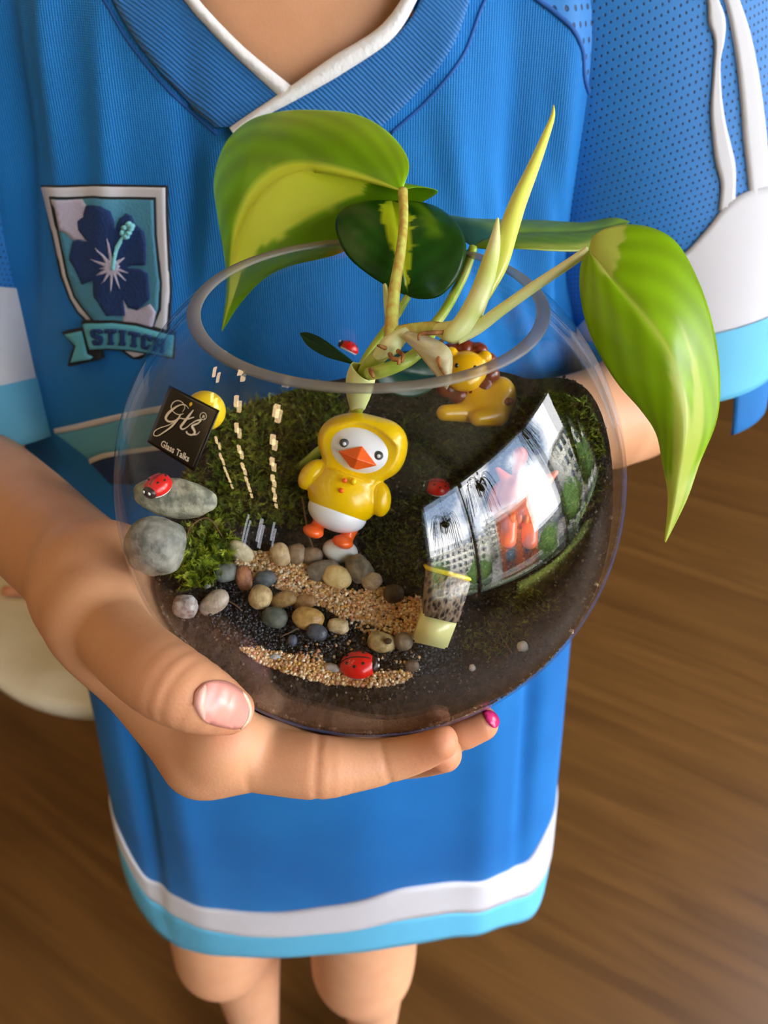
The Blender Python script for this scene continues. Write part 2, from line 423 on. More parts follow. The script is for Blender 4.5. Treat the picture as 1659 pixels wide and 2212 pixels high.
M_dk = mat('dark_pot', S(30, 27, 22), 0.6); M_gl = mat('grey_green_leaf', S(92, 106, 78), 0.6)
pc = np.array([1.16, 2.52, .682])
prof = [(0, 0), (.07, 0), (.1, .16), (.105, .17), (.09, .17), (.085, .14), (0, .14)]
th = np.linspace(0, 2*np.pi, 24, endpoint=False)
V = np.concatenate([np.stack([r*np.cos(th), r*np.sin(th), np.full(24, z)], 1) for r, z in prof])+pc
mesh_np('pot', V, grid_quads(len(prof), 24, True), None, M_dk, e)
for k in range(16):
    a = rng.uniform(0, 6.28); L = rng.uniform(.16, .36); d = np.array([math.cos(a), math.sin(a), 0])
    tipp = pc+d*L*.7+ZA*(.15+L*.75)
    st_ = tube('stem', [pc+ZA*.14, pc+d*L*.25+ZA*(.14+L*.5), tipp], [.006, .005, .003], M_dk, e, 8, 6)
    sidev = np.cross(d, ZA); u = np.linspace(0, 1, 9); Wd = .05*np.sin(np.pi*u**.8)
    mid = tipp+np.outer(u*.16, d)+np.outer(-.1*u*u, ZA)
    V = np.concatenate([np.stack([mid[i]-sidev*Wd[i], mid[i]-ZA*.006, mid[i]+sidev*Wd[i]]) for i in range(9)])
    mesh_np('leaf', V, grid_quads(9, 3), None, M_gl, e)

M_cream = mat('cream_plastic', S(226, 216, 188), 0.35); noise_col(M_cream, S(216, 204, 172), S(233, 226, 202), 12)
e = empty('round_stool', 'round cream stool standing on the wood floor at the left', 'stool')
sc0 = np.array([-.275, .640, 0]); rs = .205
prof = [(0, .45), (rs-.01, .45), (rs-.003, .447), (rs, .44), (rs-.002, .428), (rs-.012, .422), (0, .422)]
th = np.linspace(0, 2*np.pi, 72, endpoint=False)
V = np.concatenate([np.stack([r*np.cos(th), r*np.sin(th), np.full(72, z)], 1) for r, z in prof])+sc0
mesh_np('seat', V, grid_quads(len(prof), 72, True), None, M_cream, e)
tube('column', [sc0+ZA*.424, sc0-ZA*.08], [.03, .035], M_cream, e, 4, 24)
prof = [(0, FZ), (.13, FZ), (.13, FZ+.012), (.04, FZ+.03), (0, FZ+.03)]
V = np.concatenate([np.stack([r*np.cos(th), r*np.sin(th), np.full(72, z)], 1) for r, z in prof])+sc0
mesh_np('base', V, grid_quads(len(prof), 72, True), None, M_cream, e)
M_olive = mat('olive_glaze', S(112, 100, 40), 0.35)
prof = [(0, 0), (.034, 0), (.040, .005), (.045, .075), (.043, .078), (.040, .074), (.034, .008), (0, .008)]
th = np.linspace(0, 2*np.pi, 36, endpoint=False)
e = empty('olive_cup', 'olive green cup on the cream stool, mostly hidden by the forearm', 'cup')
V = np.concatenate([np.stack([r*np.cos(th), r*np.sin(th), np.full(36, z)], 1) for r, z in prof])+np.array([-.300, .525, .4505])
mesh_np('body', V, grid_quads(len(prof), 36, True), None, M_olive, e)
tube('handle', [np.array([-.262, .545, .515]), np.array([-.235, .56, .505]), np.array([-.24, .557, .475]), np.array([-.266, .543, .468])], [.005]*4, M_olive, e, 16, 8)
M_cloth = mat('white_mesh_cloth', S(226, 224, 222), 0.9); M_orange = mat('orange_hem', S(206, 140, 104), 0.8)
bump(M_cloth, 600, .5, .0008, 'voronoi')
e = empty('folded_cloth', 'white mesh cloth with an orange hem folded on the stool', 'cloth')
g = [(i, j) for i in range(13) for j in range(13)]
V = []
for z0 in (0.0,):
    for i, j in g:
        x, y = i/12-.5, j/12-.5; edge = min(1, min(.5-abs(x), .5-abs(y))*8)
        V.append((-.372+x*.105, .655+y*.13, .4515+.036*edge+.004*math.sin(9*x+4)*math.cos(7*y)*edge))
mesh_np('fabric', V, grid_quads(13, 13), None, M_cloth, e)
tube('hem', [np.array([-.424, .588, .456]), np.array([-.37, .584, .458]), np.array([-.32, .588, .456])], [.006]*3, M_orange, e, 12, 8)
# ------------------------------------------------------------------ the child: jersey surface
BC = np.array([-.0036, .1713, .9207]); BR = .07          # bowl centre and radius
TAB = np.array([  # z, centre x, half width, front y, half depth
    (.18, -.046, .215, .262, .11), (.36, -.045, .205, .256, .112), (.56, -.042, .185, .262, .115), (.75, -.041, .168, .274, .115),
    (.82, -.043, .168, .281, .115), (.92, -.040, .153, .289, .112), (.97, -.033, .146, .296, .105), (1.00, -.031, .147, .302, .10),
    (1.03, -.031, .146, .311, .09), (1.06, -.031, .132, .333, .07), (1.09, -.031, .095, .358, .05), (1.12, -.031, .06, .375, .04)])
zt = np.linspace(.18, 1.12, 400)
SM = []
for k in range(1, 5):
    v = np.interp(zt, TAB[:, 0], TAB[:, k]); vp = np.pad(v, 15, mode='reflect', reflect_type='odd')
    SM.append(np.convolve(vp, np.hanning(33)[1:-1]/np.hanning(33).sum(), 'same')[15:-15])
def prof_at(z): return [np.interp(z, zt, s) for s in SM]
FOLDS = [  # phi, z centre, width phi, length z, slant, amplitude
    (-.62, 1.0, .05, .07, .3, .0035), (-.82, .98, .06, .08, .2, -.004), (-.95, .97, .05, .07, .2, .004), (-.45, .98, .04, .05, .4, .0025),
    (.55, .965, .055, .06, -.9, -.004), (.72, .955, .06, .07, -.6, .0045), (.38, .955, .05, .05, -1.2, .003), (.9, .95, .05, .06, -.4, -.004),
    (-.75, .55, .06, .17, .1, -.006), (-.5, .6, .09, .2, 0, .004), (.6, .55, .1, .2, 0, .004), (.85, .6, .06, .16, 0, -.005), (.1, .62, .14, .2, 0, .003),
    (-1.05, .9, .06, .09, .3, .004), (-.15, .9, .08, .07, .6, -.003), (.2, .9, .08, .07, -.7, -.003),
    (.80, .925, .035, .05, -2.6, -.0035), (.62, .915, .03, .045, -2.8, .003), (.95, .96, .03, .04, -1.6, .003), (-.22, .955, .03, .05, .2, -.003), (.45, .93, .03, .04, -3.2, -.0025)]
def torso(phi, z, off=0.0):
    phi = np.asarray(phi, float); z = np.asarray(z, float)
    cx, a, fy, b = prof_at(z)
    p = 2.35; s, c = np.sin(phi), np.cos(phi)
    ex = np.sign(s)*np.abs(s)**(2/p); ey = np.sign(c)*np.abs(c)**(2/p)
    d = off+0*phi
    for f in FOLDS:
        q = phi-f[0]-f[4]*(z-f[1])/.1*.1
        d = d+1.35*f[5]*np.exp(-(q/f[2])**2-((z-f[1])/f[3])**2)
    n = np.stack([ex/a*b, -ey], -1); nn = np.linalg.norm(n, axis=-1, keepdims=True); n = n/nn
    return np.stack([cx+a*ex+n[..., 0]*d, fy+b-b*ey+n[..., 1]*d, z], -1)

nphi, nz = 260, 300
ph = np.linspace(-np.pi, np.pi, nphi, endpoint=False)
Zr = np.linspace(.19, 1.11, nz)
G = torso(np.broadcast_to(ph, (nz, nphi)), np.broadcast_to(Zr[:, None], (nz, nphi)))
full_bvh = BVHTree.FromPolygons([tuple(v) for v in G.reshape(-1, 3)], [tuple(q) for q in grid_quads(nz, nphi, True)])
def hit_full(px, py):
    d = Vector(ray(px, py)).normalized()
    r = full_bvh.ray_cast(Vector(CAM), d)
    return (np.array(r[0]), np.array(r[1])) if r[0] is not None else (None, None)
def phi_of(p):
    cx, a, fy, b = prof_at(p[2]); pp = 2.35
    x, y = (p[0]-cx)/a, -(p[1]-fy-b)/b
    return math.atan2(math.copysign(abs(x)**(pp/2), x), math.copysign(abs(y)**(pp/2), y))
def line_phi_z(pix, extra=()):
    """pixel polyline along the jersey front -> (phi, z) control points"""
    L = []
    for px, py in pix:
        p, _ = hit_full(px, py)
        if p is not None: L.append((phi_of(p), p[2]))
    L += list(extra); L.sort(); return np.array(L)
hem_c = line_phi_z([(300, 1955), (335, 2005), (372, 2036), (430, 2055), (520, 2064), (620, 2066), (720, 2058), (850, 2043), (980, 2021), (1080, 2000), (1150, 1978), (1185, 1930)])
wlo_c = line_phi_z([(270, 1845), (300, 1905), (345, 1952), (400, 1985), (520, 2018), (620, 2021), (720, 2012), (850, 1985), (980, 1967), (1080, 1950), (1150, 1925), (1185, 1870)])
whi_c = line_phi_z([(258, 1790), (285, 1850), (330, 1905), (400, 1945), (520, 1968), (620, 1970), (720, 1955), (850, 1920), (960, 1905), (1060, 1895), (1130, 1868), (1175, 1800)])
def fz(cp):
    def f(phi):
        phi = np.asarray(phi, float); v = np.interp(phi, cp[:, 0], cp[:, 1]); return v
    k = np.linspace(-np.pi, np.pi, 721); v = f(k); w = 15
    v = np.convolve(np.pad(v, w, mode='wrap'), np.ones(w)/w, 'same')[w:-w]
    return lambda p: np.interp(p, k, v)
z_hem, z_wlo, z_whi = fz(hem_c), fz(wlo_c), fz(whi_c)

# materials
M_blue = mat('jersey_blue', S(22, 104, 190), 0.62, **{'Sheen Weight': 0.06, 'Sheen Roughness': 0.4, 'Specular IOR Level': 0.25})
noise_col(M_blue, S(4, 98, 172), S(22, 122, 198), 5, 3)
bump(M_blue, 330, .5, .0006, 'X'); bump(M_blue, 420, .3, .0004, 'Z')
M_rib = mat('rib_blue', S(20, 106, 176), 0.65, **{'Sheen Weight': 0.2})
bump(M_rib, 300, .5, .0008, 'DIAGONAL')
M_white = mat('white_fabric', S(208, 208, 213), 0.55, **{'Sheen Weight': 0.2}); bump(M_white, 700, .25, .0006, 'Z')
M_terry = mat('white_rib', S(226, 226, 226), 0.8); bump(M_terry, 500, .5, .001)
M_sky = mat('light_blue_fabric', S(98, 190, 228), 0.6); bump(M_sky, 700, .2, .0005, 'X')
M_skyd = mat('aqua_fabric', S(92, 172, 205), 0.65); bump(M_skyd, 700, .2, .0005, 'Z')
M_navy = mat('navy_fabric', S(16, 50, 100), 0.7); M_black = mat('black_thread', S(16, 18, 24), 0.8); M_seam = mat('seam_blue', S(18, 84, 158), 0.7)
# mesh fabric: rows of small holes
M_mesh = mat('mesh_blue', S(24, 108, 192), 0.6, **{'Sheen Weight': 0.2})
t = M_mesh.node_tree; b_ = t.nodes['Principled BSDF']
uvn = N(t, 'ShaderNodeAttribute'); uvn.attribute_name = 'suv'
def M1(op, a, b=None):
    n = N(t, 'ShaderNodeMath', operation=op)
    for i, x in enumerate((a, b)):
        if x is None: continue
        if isinstance(x, (int, float)): n.inputs[i].default_value = x
        else: t.links.new(x, n.inputs[i])
    return n.outputs[0]
sx = N(t, 'ShaderNodeSeparateXYZ'); t.links.new(uvn.outputs['Vector'], sx.inputs[0])
U = M1('MULTIPLY', sx.outputs[0], 520.0); Vv = M1('MULTIPLY', sx.outputs[1], 430.0)
rowi = M1('FLOOR', Vv); Uo = M1('ADD', U, M1('MULTIPLY', M1('MODULO', rowi, 2.0), .5))
du = M1('SUBTRACT', M1('FRACT', Uo), .5); dv = M1('MULTIPLY', M1('SUBTRACT', M1('FRACT', Vv), .5), 1.1)
rr = M1('SQRT', M1('ADD', M1('MULTIPLY', du, du), M1('MULTIPLY', dv, dv)))
hole = N(t, 'ShaderNodeMapRange'); t.links.new(rr, hole.inputs['Value'])
hole.inputs['From Min'].default_value = .13; hole.inputs['From Max'].default_value = .24
mx = N(t, 'ShaderNodeMix', data_type='RGBA'); t.links.new(hole.outputs[0], mx.inputs['Factor'])
mx.inputs[6].default_value = S(10, 46, 84); mx.inputs[7].default_value = S(18, 118, 194); t.links.new(mx.outputs[2], b_.inputs['Base Color'])
bpn = N(t, 'ShaderNodeBump', Strength=.5, Distance=.0008); t.links.new(hole.outputs[0], bpn.inputs['Height']); t.links.new(bpn.outputs[0], b_.inputs['Normal'])

person = None   # set below; the body mesh carries the jersey as a child
def add_suv(o, uv):
    a = o.data.attributes.new('suv', 'FLOAT_VECTOR', 'POINT')
    a.data.foreach_set('vector', np.c_[uv, np.zeros(len(uv))].astype(np.float32).ravel())

# neckline: faces inside this outline are cut away (skin shows)
NECK = np.array([(395, -700), (345, -480), (318, -340), (325, -200), (382, -60), (412, 10), (520, 118), (622, 216), (730, 146), (834, 84), (888, 14), (902, -60), (945, -200), (960, -340), (935, -480), (890, -700)], float)
def in_poly(pt, poly):
    x, y = pt[..., 0], pt[..., 1]; c = np.zeros(x.shape, bool); j = len(poly)-1
    for i in range(len(poly)):
        xi, yi = poly[i]; xj, yj = poly[j]
        c ^= ((yi > y) != (yj > y)) & (x < (xj-xi)*(y-yi)/(yj-yi+1e-12)+xi); j = i
    return c
# jersey body as a grid from the hem up
nphi, nz = 300, 360
ph = np.linspace(-np.pi, np.pi, nphi, endpoint=False); s = np.linspace(0, 1, nz)[:, None]
Zg = z_hem(ph)[None]*(1-s)+1.095*s; PH = np.broadcast_to(ph, Zg.shape)
V = torso(PH, Zg).reshape(-1, 3); q = grid_quads(nz, nphi, True)
front = np.cos(PH.ravel()) > 0
pr = proj(V); cutv = (in_poly(pr, NECK) & front & (V[:, 2] > .97)) | (np.linalg.norm((V[:, :2]-np.array([-.031, .395]))/np.array([.075, .06]), axis=1) < 1) & (V[:, 2] > 1.04)
q = q[~cutv[q].any(1)]
# raglan panel of mesh fabric on the child's left side of the chest
RAG = np.array([(1130, -200), (1150, -10), (1195, 25), (1235, 62), (1257, 110), (1262, 170), (1285, 235), (1325, 300), (1335, 330), (1333, 360), (1342, 480), (1420, 480), (1900, 200), (1900, -200)], float)
ragv = in_poly(pr, RAG) & front
jersey = mesh_np('jersey', V, q, None, [M_blue, M_mesh], None)
fi = ragv[q].sum(1) >= 2
jersey.data.polygons.foreach_set('material_index', fi.astype(np.int32))
add_suv(jersey, np.c_[.36*(V[:, 0]+V[:, 1]), Zg.ravel()*.45])
bvh = BVHTree.FromPolygons([tuple(v) for v in V], [tuple(x) for x in q])
def hit(px, py):
    d = Vector(ray(px, py)).normalized()
    r = bvh.ray_cast(Vector(CAM), d)
    f_ = full_bvh.ray_cast(Vector(CAM), d)
    if r[0] is None or (f_[0] is not None and (r[0]-f_[0]).length > .01): r = f_     # over the neck opening
    if r[0] is None: return None, None
    n = np.array(r[1]); 
    if n@np.array(d) > 0: n = -n
    return np.array(r[0]), n

def band(name, zlo, zhi, m, lift, parent, n=300, k=6):
    ph = np.linspace(-np.pi, np.pi, n, endpoint=False); rows = []
    for t_, l in [(0, 0), (0, lift)]+[(i/k, lift) for i in range(1, k)]+[(1, lift), (1, 0)]:
        z = zlo(ph)*(1-t_)+zhi(ph)*t_; rows.append(torso(ph, z, l))
    return mesh_np(name, np.concatenate(rows), grid_quads(len(rows), n, True), None, m, parent)
def strip(name, Lp, Rp, m, parent, lift=.001, n=60, k=6, hitf=hit, puff=0.0, uv=False):
    """a ribbon of cloth lying on a surface between two outlines"""
    L = spline(Lp, n); R = spline(Rp, n); rows = []; nor = []
    for i in range(n):
        r = []
        for j in range(k+1):
            t_ = j/k; p, nn = hitf(*(L[i]*(1-t_)+R[i]*t_))
            if p is None: r.append(None); continue
            r.append((p, nn, lift+puff*math.sin(math.pi*t_)))
        rows.append(r)
    # fill misses from neighbours
    good = [r for r in rows if all(x is not None for x in r)]
    V = []
    for r in good:
        V.append(r[0][0]-r[0][1]*.0006)
        V += [p+nn*l for p, nn, l in r]
        V.append(r[-1][0]-r[-1][1]*.0006)
    return mesh_np(name, np.array(V), grid_quads(len(good), k+3), None, m, parent)
def cord(name, pts, r, m, parent, n=60, hitf=hit, lift=0.0, ns=6):
    a = spline(pts, n); Q = []
    for x, y in a:
        p, nn = hitf(x, y)
        if p is not None: Q.append(p+nn*lift)
    V, q, t_ = tube_v(np.array(Q), r, ns); return mesh_np(name, V, q, t_, m, parent)
def decal(name, poly, m, parent, lift=.0008, seg=12.0, hitf=hit, base=-.0004):
    """a flat patch with edges, cut to an outline and laid on a surface"""
    poly = np.asarray(poly, float)
    bm = bmesh.new(); vs = [bm.verts.new((x, y, 0)) for x, y in poly]; f = bm.faces.new(vs); f.normal_update()
    if f.normal.z > 0: bmesh.ops.reverse_faces(bm, faces=[f])
    bmesh.ops.triangulate(bm, faces=bm.faces[:])
    for _ in range(5):
        e = [x for x in bm.edges if (x.verts[0].co-x.verts[1].co).length > seg]
        if not e: break
        bmesh.ops.subdivide_edges(bm, edges=e, cuts=1); bmesh.ops.triangulate(bm, faces=bm.faces[:])
    ok = {}
    for v in bm.verts:
        p, nn = hitf(v.co.x, v.co.y); ok[v] = (p, nn)
    bmesh.ops.delete(bm, geom=[v for v in bm.verts if ok[v][0] is None], context='VERTS')
    bm.verts.index_update(); vv = list(bm.verts)
    V = [ok[v][0]+ok[v][1]*lift for v in vv]; T = [[v.index for v in f.verts] for f in bm.faces]; Q = []
    be = [(l.vert.index, l.link_loop_next.vert.index) for f in bm.faces for l in f.loops if len(l.edge.link_faces) == 1]
    bi = {}
    for a, b in be:
        for x in (a, b):
            if x not in bi: bi[x] = len(V); V.append(ok[vv[x]][0]+ok[vv[x]][1]*base)
        Q.append((b, a, bi[a], bi[b]))
    bm.free()
    return mesh_np(name, np.array(V), Q, T, m, parent)

band('hem_band', z_hem, z_wlo, M_sky, .0012, jersey)
band('hem_stripe', z_wlo, z_whi, M_white, .0016, jersey)
# collar: rib bands, white piping, seams
strip('collar_rib', [(330, -560), (300, -420), (305, -280), (340, -160), (395, -60), (415, 0), (530, 118), (640, 218), (670, 262)], [(210, -560), (140, -420), (130, -280), (165, -160), (222, -60), (247, 0), (300, 90), (380, 190), (470, 275)], M_rib, jersey, .0022, 60, 10)
strip('collar_rib', [(940, -560), (965, -420), (965, -280), (945, -160), (915, -60), (905, 10), (850, 85), (740, 160), (600, 238), (500, 300)], [(1050, -560), (1130, -420), (1135, -280), (1090, -160), (1040, -60), (1012, 0), (965, 120), (895, 205), (820, 275), (735, 330)], M_rib, jersey, .0030, 60, 10)
strip('collar_piping', [(360, -560), (335, -420), (330, -280), (350, -160), (400, -40), (430, 0), (520, 95), (640, 194)], [(325, -560), (300, -420), (295, -280), (315, -160), (365, -40), (398, 0), (485, 98), (608, 212)], M_terry, jersey, .0028, 50, 6, puff=.0016)
strip('collar_piping', [(905, -560), (935, -420), (940, -280), (918, -160), (890, -60), (868, 0), (820, 62), (720, 125), (630, 188), (540, 248), (500, 275)], [(945, -560), (975, -420), (978, -280), (955, -160), (925, -60), (898, 8), (850, 84), (745, 158), (650, 213), (560, 262), (520, 296)], M_terry, jersey, .0036, 60, 6, puff=.0018)
cord('collar_seam', [(140, -120), (225, 0), (275, 85), (360, 190), (468, 290)], .0007, M_seam, jersey)
cord('collar_seam', [(1130, -120), (1048, 0), (1000, 120), (925, 215), (845, 288)], .0007, M_seam, jersey)
cord('collar_edge', [(150, -160), (222, -60), (247, 0), (300, 90), (380, 190), (470, 275)], .0008, M_seam, jersey)
cord('raglan_seam', [(1095, -80), (1150, -10), (1195, 25), (1235, 62), (1257, 110), (1262, 170), (1285, 235), (1325, 300), (1336, 340)], .0009, M_seam, jersey, lift=.0002)
# the collar runs on around the back of the neck
th_ = np.linspace(math.radians(-40), math.radians(220), 70)
rows = [np.stack([-.031+rx*np.cos(th_), .400+ry*np.sin(th_), np.full(70, z)], 1) for rx, ry, z in ((.090, .070, 1.060), (.086, .068, 1.078), (.074, .060, 1.098), (.066, .054, 1.106), (.064, .052, 1.100), (.072, .058, 1.070))]
mesh_np('collar_rib', np.concatenate(rows), grid_quads(6, 70), None, M_rib, jersey)
V_, q_, t_ = tube_v(np.stack([-.031+.066*np.cos(th_), .400+.054*np.sin(th_), np.full(70, 1.107)], 1), .0032, 8); mesh_np('collar_piping', V_, q_, t_, M_terry, jersey)
# waist band at the left edge
def hh(px, py):
    p, n = hit(px, py); return p, n
strip('waist_piping', [(120, 925), (160, 917), (210, 905), (262, 893), (420, 862)], [(122, 935), (163, 928), (212, 917), (264, 904), (420, 874)], M_white, jersey, .0012, 20, 3)
strip('waist_stripe', [(122, 935), (163, 928), (212, 917), (264, 904), (420, 874)], [(195, 990), (206, 985), (225, 978), (262, 972), (420, 950)], M_skyd, jersey, .0008, 20, 6)
strip('waist_piping', [(195, 990), (206, 985), (225, 978), (262, 972), (420, 950)], [(198, 1000), (212, 994), (228, 988), (264, 981), (420, 960)], M_white, jersey, .0012, 20, 3)
strip('waist_panel', [(198, 1000), (212, 994), (228, 988), (264, 981), (420, 960)], [(240, 1045), (245, 1045), (255, 1045), (280, 1045), (420, 1045)], M_navy, jersey, .0006, 20, 5)

# shield badge with a hibiscus flower, and its ribbon
def cp(*pts): return [(80+x/3.318, 380+y/3.318) for x, y in pts]
decal('badge_border', cp((42,68),(500,58),(940,68),(944,300),(968,820),(955,1085),(930,1240),(740,1310),(690,1305),(600,1240),(430,1100),(300,980),(240,880),(180,720),(120,420)), M_black, jersey, .0010)
decal('badge_frame', cp((55,82),(500,74),(926,82),(928,300),(950,820),(934,1080),(900,1220),(735,1285),(705,1290),(620,1230),(440,1090),(315,968),(256,870),(198,712),(138,420)), M_white, jersey, .0016)
decal('badge_lining', cp((116,145),(500,142),(866,150),(872,420),(906,760),(898,950),(850,1075),(700,1140),(440,1060),(340,940),(282,860),(228,712),(168,420)), M_black, jersey, .0020)
M_teal = mat('teal_felt', S(74, 140, 168), 0.9); bump(M_teal, 900, .4, .001); M_lil = mat('lilac_felt', S(186, 180, 200), 0.9); bump(M_lil, 900, .4, .001)
M_ind = mat('indigo_felt', S(22, 52, 104), 0.9); bump(M_ind, 900, .5, .001); M_aqua = mat('aqua_thread', S(128, 206, 214), 0.7)
decal('badge_field', cp((138,164),(500,160),(850,168),(856,420),(890,760),(882,940),(840,1060),(700,1120),(450,1045),(355,930),(300,850),(246,700),(186,420)), M_teal, jersey, .0024)
decal('badge_patch', cp((140,166),(355,162),(395,215),(380,300),(320,330),(405,470),(280,450),(240,410),(186,380)), M_lil, jersey, .0027)
decal('badge_patch', cp((640,870),(670,940),(740,950),(830,905),(870,965),(845,1065),(700,1118),(640,1090)), M_lil, jersey, .0027)
decal('hibiscus_petals', cp((395,212),(470,208),(535,240),(560,300),(570,385),(590,340),(610,295),(660,262),(700,280),(720,330),(790,395),(800,470),(800,630),(700,632),(665,650),(760,655),(815,690),(820,770),(830,870),(740,950),(680,930),(640,870),(650,930),(655,990),(560,985),(520,990),(440,850),(440,740),(360,770),(300,650),(258,590),(285,460),(330,450),(405,470),(330,380),(322,320),(370,290)), M_ind, jersey, .0030)
cs = (560, 640)
st_p = []
for i, (a, L) in enumerate(((-1.75, 210), (-1.3, 90), (-.6, 120), (-.05, 60), (.35, 130), (.75, 145), (1.2, 170), (1.62, 190), (2.1, 140), (2.6, 120), (3.0, 80), (3.5, 140), (4.05, 170))):
    st_p.append((cs[0]+L*math.cos(a), cs[1]+L*math.sin(a))); st_p.append((cs[0]+48*math.cos(a+.22), cs[1]+48*math.sin(a+.22)))
decal('hibiscus_star', cp(*st_p), M_lil, jersey, .0034)
decal('hibiscus_pistil', cp((556,655),(562,590),(580,510),(620,440),(655,390),(680,400),(640,450),(605,520),(585,600),(578,660)), M_aqua, jersey, .0042, 8)
for x, y in ((640,395),(660,360),(690,335),(705,370),(690,400),(675,425),(712,350)):
    th = np.linspace(0, 2*np.pi, 9)[:-1]
    decal('hibiscus_anther', cp(*[(x+19*math.cos(a), y+19*math.sin(a)) for a in th]), M_aqua, jersey, .0046)
M_rb = mat('ribbon_felt', S(92, 178, 198), 0.9); bump(M_rb, 900, .4, .001)
decal('ribbon_border', cp((215,1105),(350,1080),(368,1090),(360,1025),(560,1020),(740,1040),(900,1085),(1000,1110),(990,1290),(850,1262),(700,1238),(540,1228),(470,1240),(490,1300),(270,1350),(258,1340),(300,1200)), M_black, jersey, .0034)
decal('ribbon_tail', cp((240,1120),(362,1095),(400,1260),(440,1280),(420,1295),(285,1318),(325,1200)), M_rb, jersey, .0040)
decal('ribbon', cp((380,1045),(560,1036),(740,1058),(890,1098),(985,1122),(975,1272),(850,1246),(700,1222),(540,1212),(425,1222)), M_rb, jersey, .0044)
def rib_pt(u, v):   # u along the ribbon, v from its top (0) to its bottom (1)
    top = spline([(380,1045),(560,1036),(740,1058),(890,1098),(985,1122)], 60); bot = spline([(425,1225),(540,1212),(700,1222),(850,1246),(975,1272)], 60)
    i = np.clip(u, 0, 1)*59; k = int(min(58, i)); f_ = i-k
    a = top[k]*(1-f_)+top[k+1]*f_; b = bot[k]*(1-f_)+bot[k+1]*f_
    return tuple(a*(1-v)+b*v)
LET = {'S': [(.95,.3),(.95,.12),(.8,0),(.2,0),(.05,.12),(.05,.42),(.2,.54),(.68,.62),(.68,.84),(.32,.84),(.32,.68),(.05,.68),(.05,.88),(.2,1),(.8,1),(.95,.88),(.95,.54),(.8,.44),(.32,.36),(.32,.16),(.68,.16),(.68,.3)],
       'T': [(.02,0),(.98,0),(.98,.24),(.8,.24),(.8,.17),(.64,.17),(.64,.85),(.75,.85),(.75,1),(.25,1),(.25,.85),(.36,.85),(.36,.17),(.2,.17),(.2,.24),(.02,.24)],
       'I': [(.15,0),(.85,0),(.85,.15),(.68,.15),(.68,.85),(.85,.85),(.85,1),(.15,1),(.15,.85),(.32,.85),(.32,.15),(.15,.15)],
       'C': [(.95,.34),(.95,.12),(.8,0),(.2,0),(.05,.12),(.05,.88),(.2,1),(.8,1),(.95,.88),(.95,.66),(.68,.66),(.68,.84),(.32,.84),(.32,.16),(.68,.16),(.68,.34)],
       'H': [(.02,0),(.4,0),(.4,.15),(.33,.15),(.33,.42),(.67,.42),(.67,.15),(.6,.15),(.6,0),(.98,0),(.98,.15),(.93,.15),(.93,.85),(.98,.85),(.98,1),(.6,1),(.6,.85),(.67,.85),(.67,.58),(.33,.58),(.33,.85),(.4,.85),(.4,1),(.02,1),(.02,.85),(.07,.85),(.07,.15),(.02,.15)]}
u0 = .075
for ch, wd in zip('STITCH', (.125, .13, .095, .13, .125, .14)):
    decal('lettering', cp(*[rib_pt(u0+x*wd, .2+.62*y) for x, y in LET[ch]]), M_ind, jersey, .0058, 8)
    u0 += wd+.02

# ------------------------------------------------------------------ sleeves
def sleeve(name, cen, rad, m_rows, parent, n=64, folds=()):
    """tube of cloth from the shoulder to an open cuff; cen: centres, rad: (rx, ry) per centre"""
    a = spline(np.c_[np.asarray(cen), np.asarray(rad)], n); ns = 96
    T = np.gradient(a[:, :3], axis=0); T /= np.linalg.norm(T, axis=1)[:, None]
    th = np.linspace(0, 2*np.pi, ns, endpoint=False); V = []
    for i in range(n):
        X = np.array([1, 0, 0])-T[i]*T[i][0]; X /= np.linalg.norm(X); Yv = np.cross(T[i], X)
        r = 1+0*th
        for f in folds: r = r+f[4]*np.exp(-((th-f[0]+np.pi) % (2*np.pi)-np.pi)**2/f[1]**2-((i/(n-1))-f[2])**2/f[3]**2)
        V.append(a[i, :3]+np.outer(np.cos(th)*a[i, 3]*r, X)+np.outer(np.sin(th)*a[i, 4]*r, Yv))
    return np.array(V)
def sl_mesh(name, G, i0, i1, m, parent, lift=0.0, thick=True):
    n, ns, _ = G.shape; c = G.mean(1, keepdims=True); D = G-c; D = D/np.linalg.norm(D, axis=2, keepdims=True)
    A = (G+D*lift)[i0:i1+1]; V = A
    if thick: V = np.concatenate([A, (G[i1:i1+1]-D[i1:i1+1]*.0015), (G[max(i1-8, 0)]-D[max(i1-8, 0)]*.002)[None]])
    o = mesh_np(name, V.reshape(-1, 3), grid_quads(len(V), ns, True), None, m, parent)
    th = np.linspace(0, 2*np.pi, ns, endpoint=False)
    add_suv(o, np.stack(np.meshgrid(np.arange(len(V))*.0034, th*.047, indexing='ij'), -1)[..., ::-1].reshape(-1, 2))
    return o
def grid_hit(G):
    n, ns, _ = G.shape
    b = BVHTree.FromPolygons([tuple(v) for v in G.reshape(-1, 3)], [tuple(x) for x in grid_quads(n, ns, True)])
    def f(px, py):
        d = Vector(ray(px, py)).normalized(); r = b.ray_cast(Vector(CAM), d)
        if r[0] is None: return None, None
        nn = np.array(r[1]); nn = nn if nn@np.array(d) < 0 else -nn
        return np.array(r[0]), nn
    return f
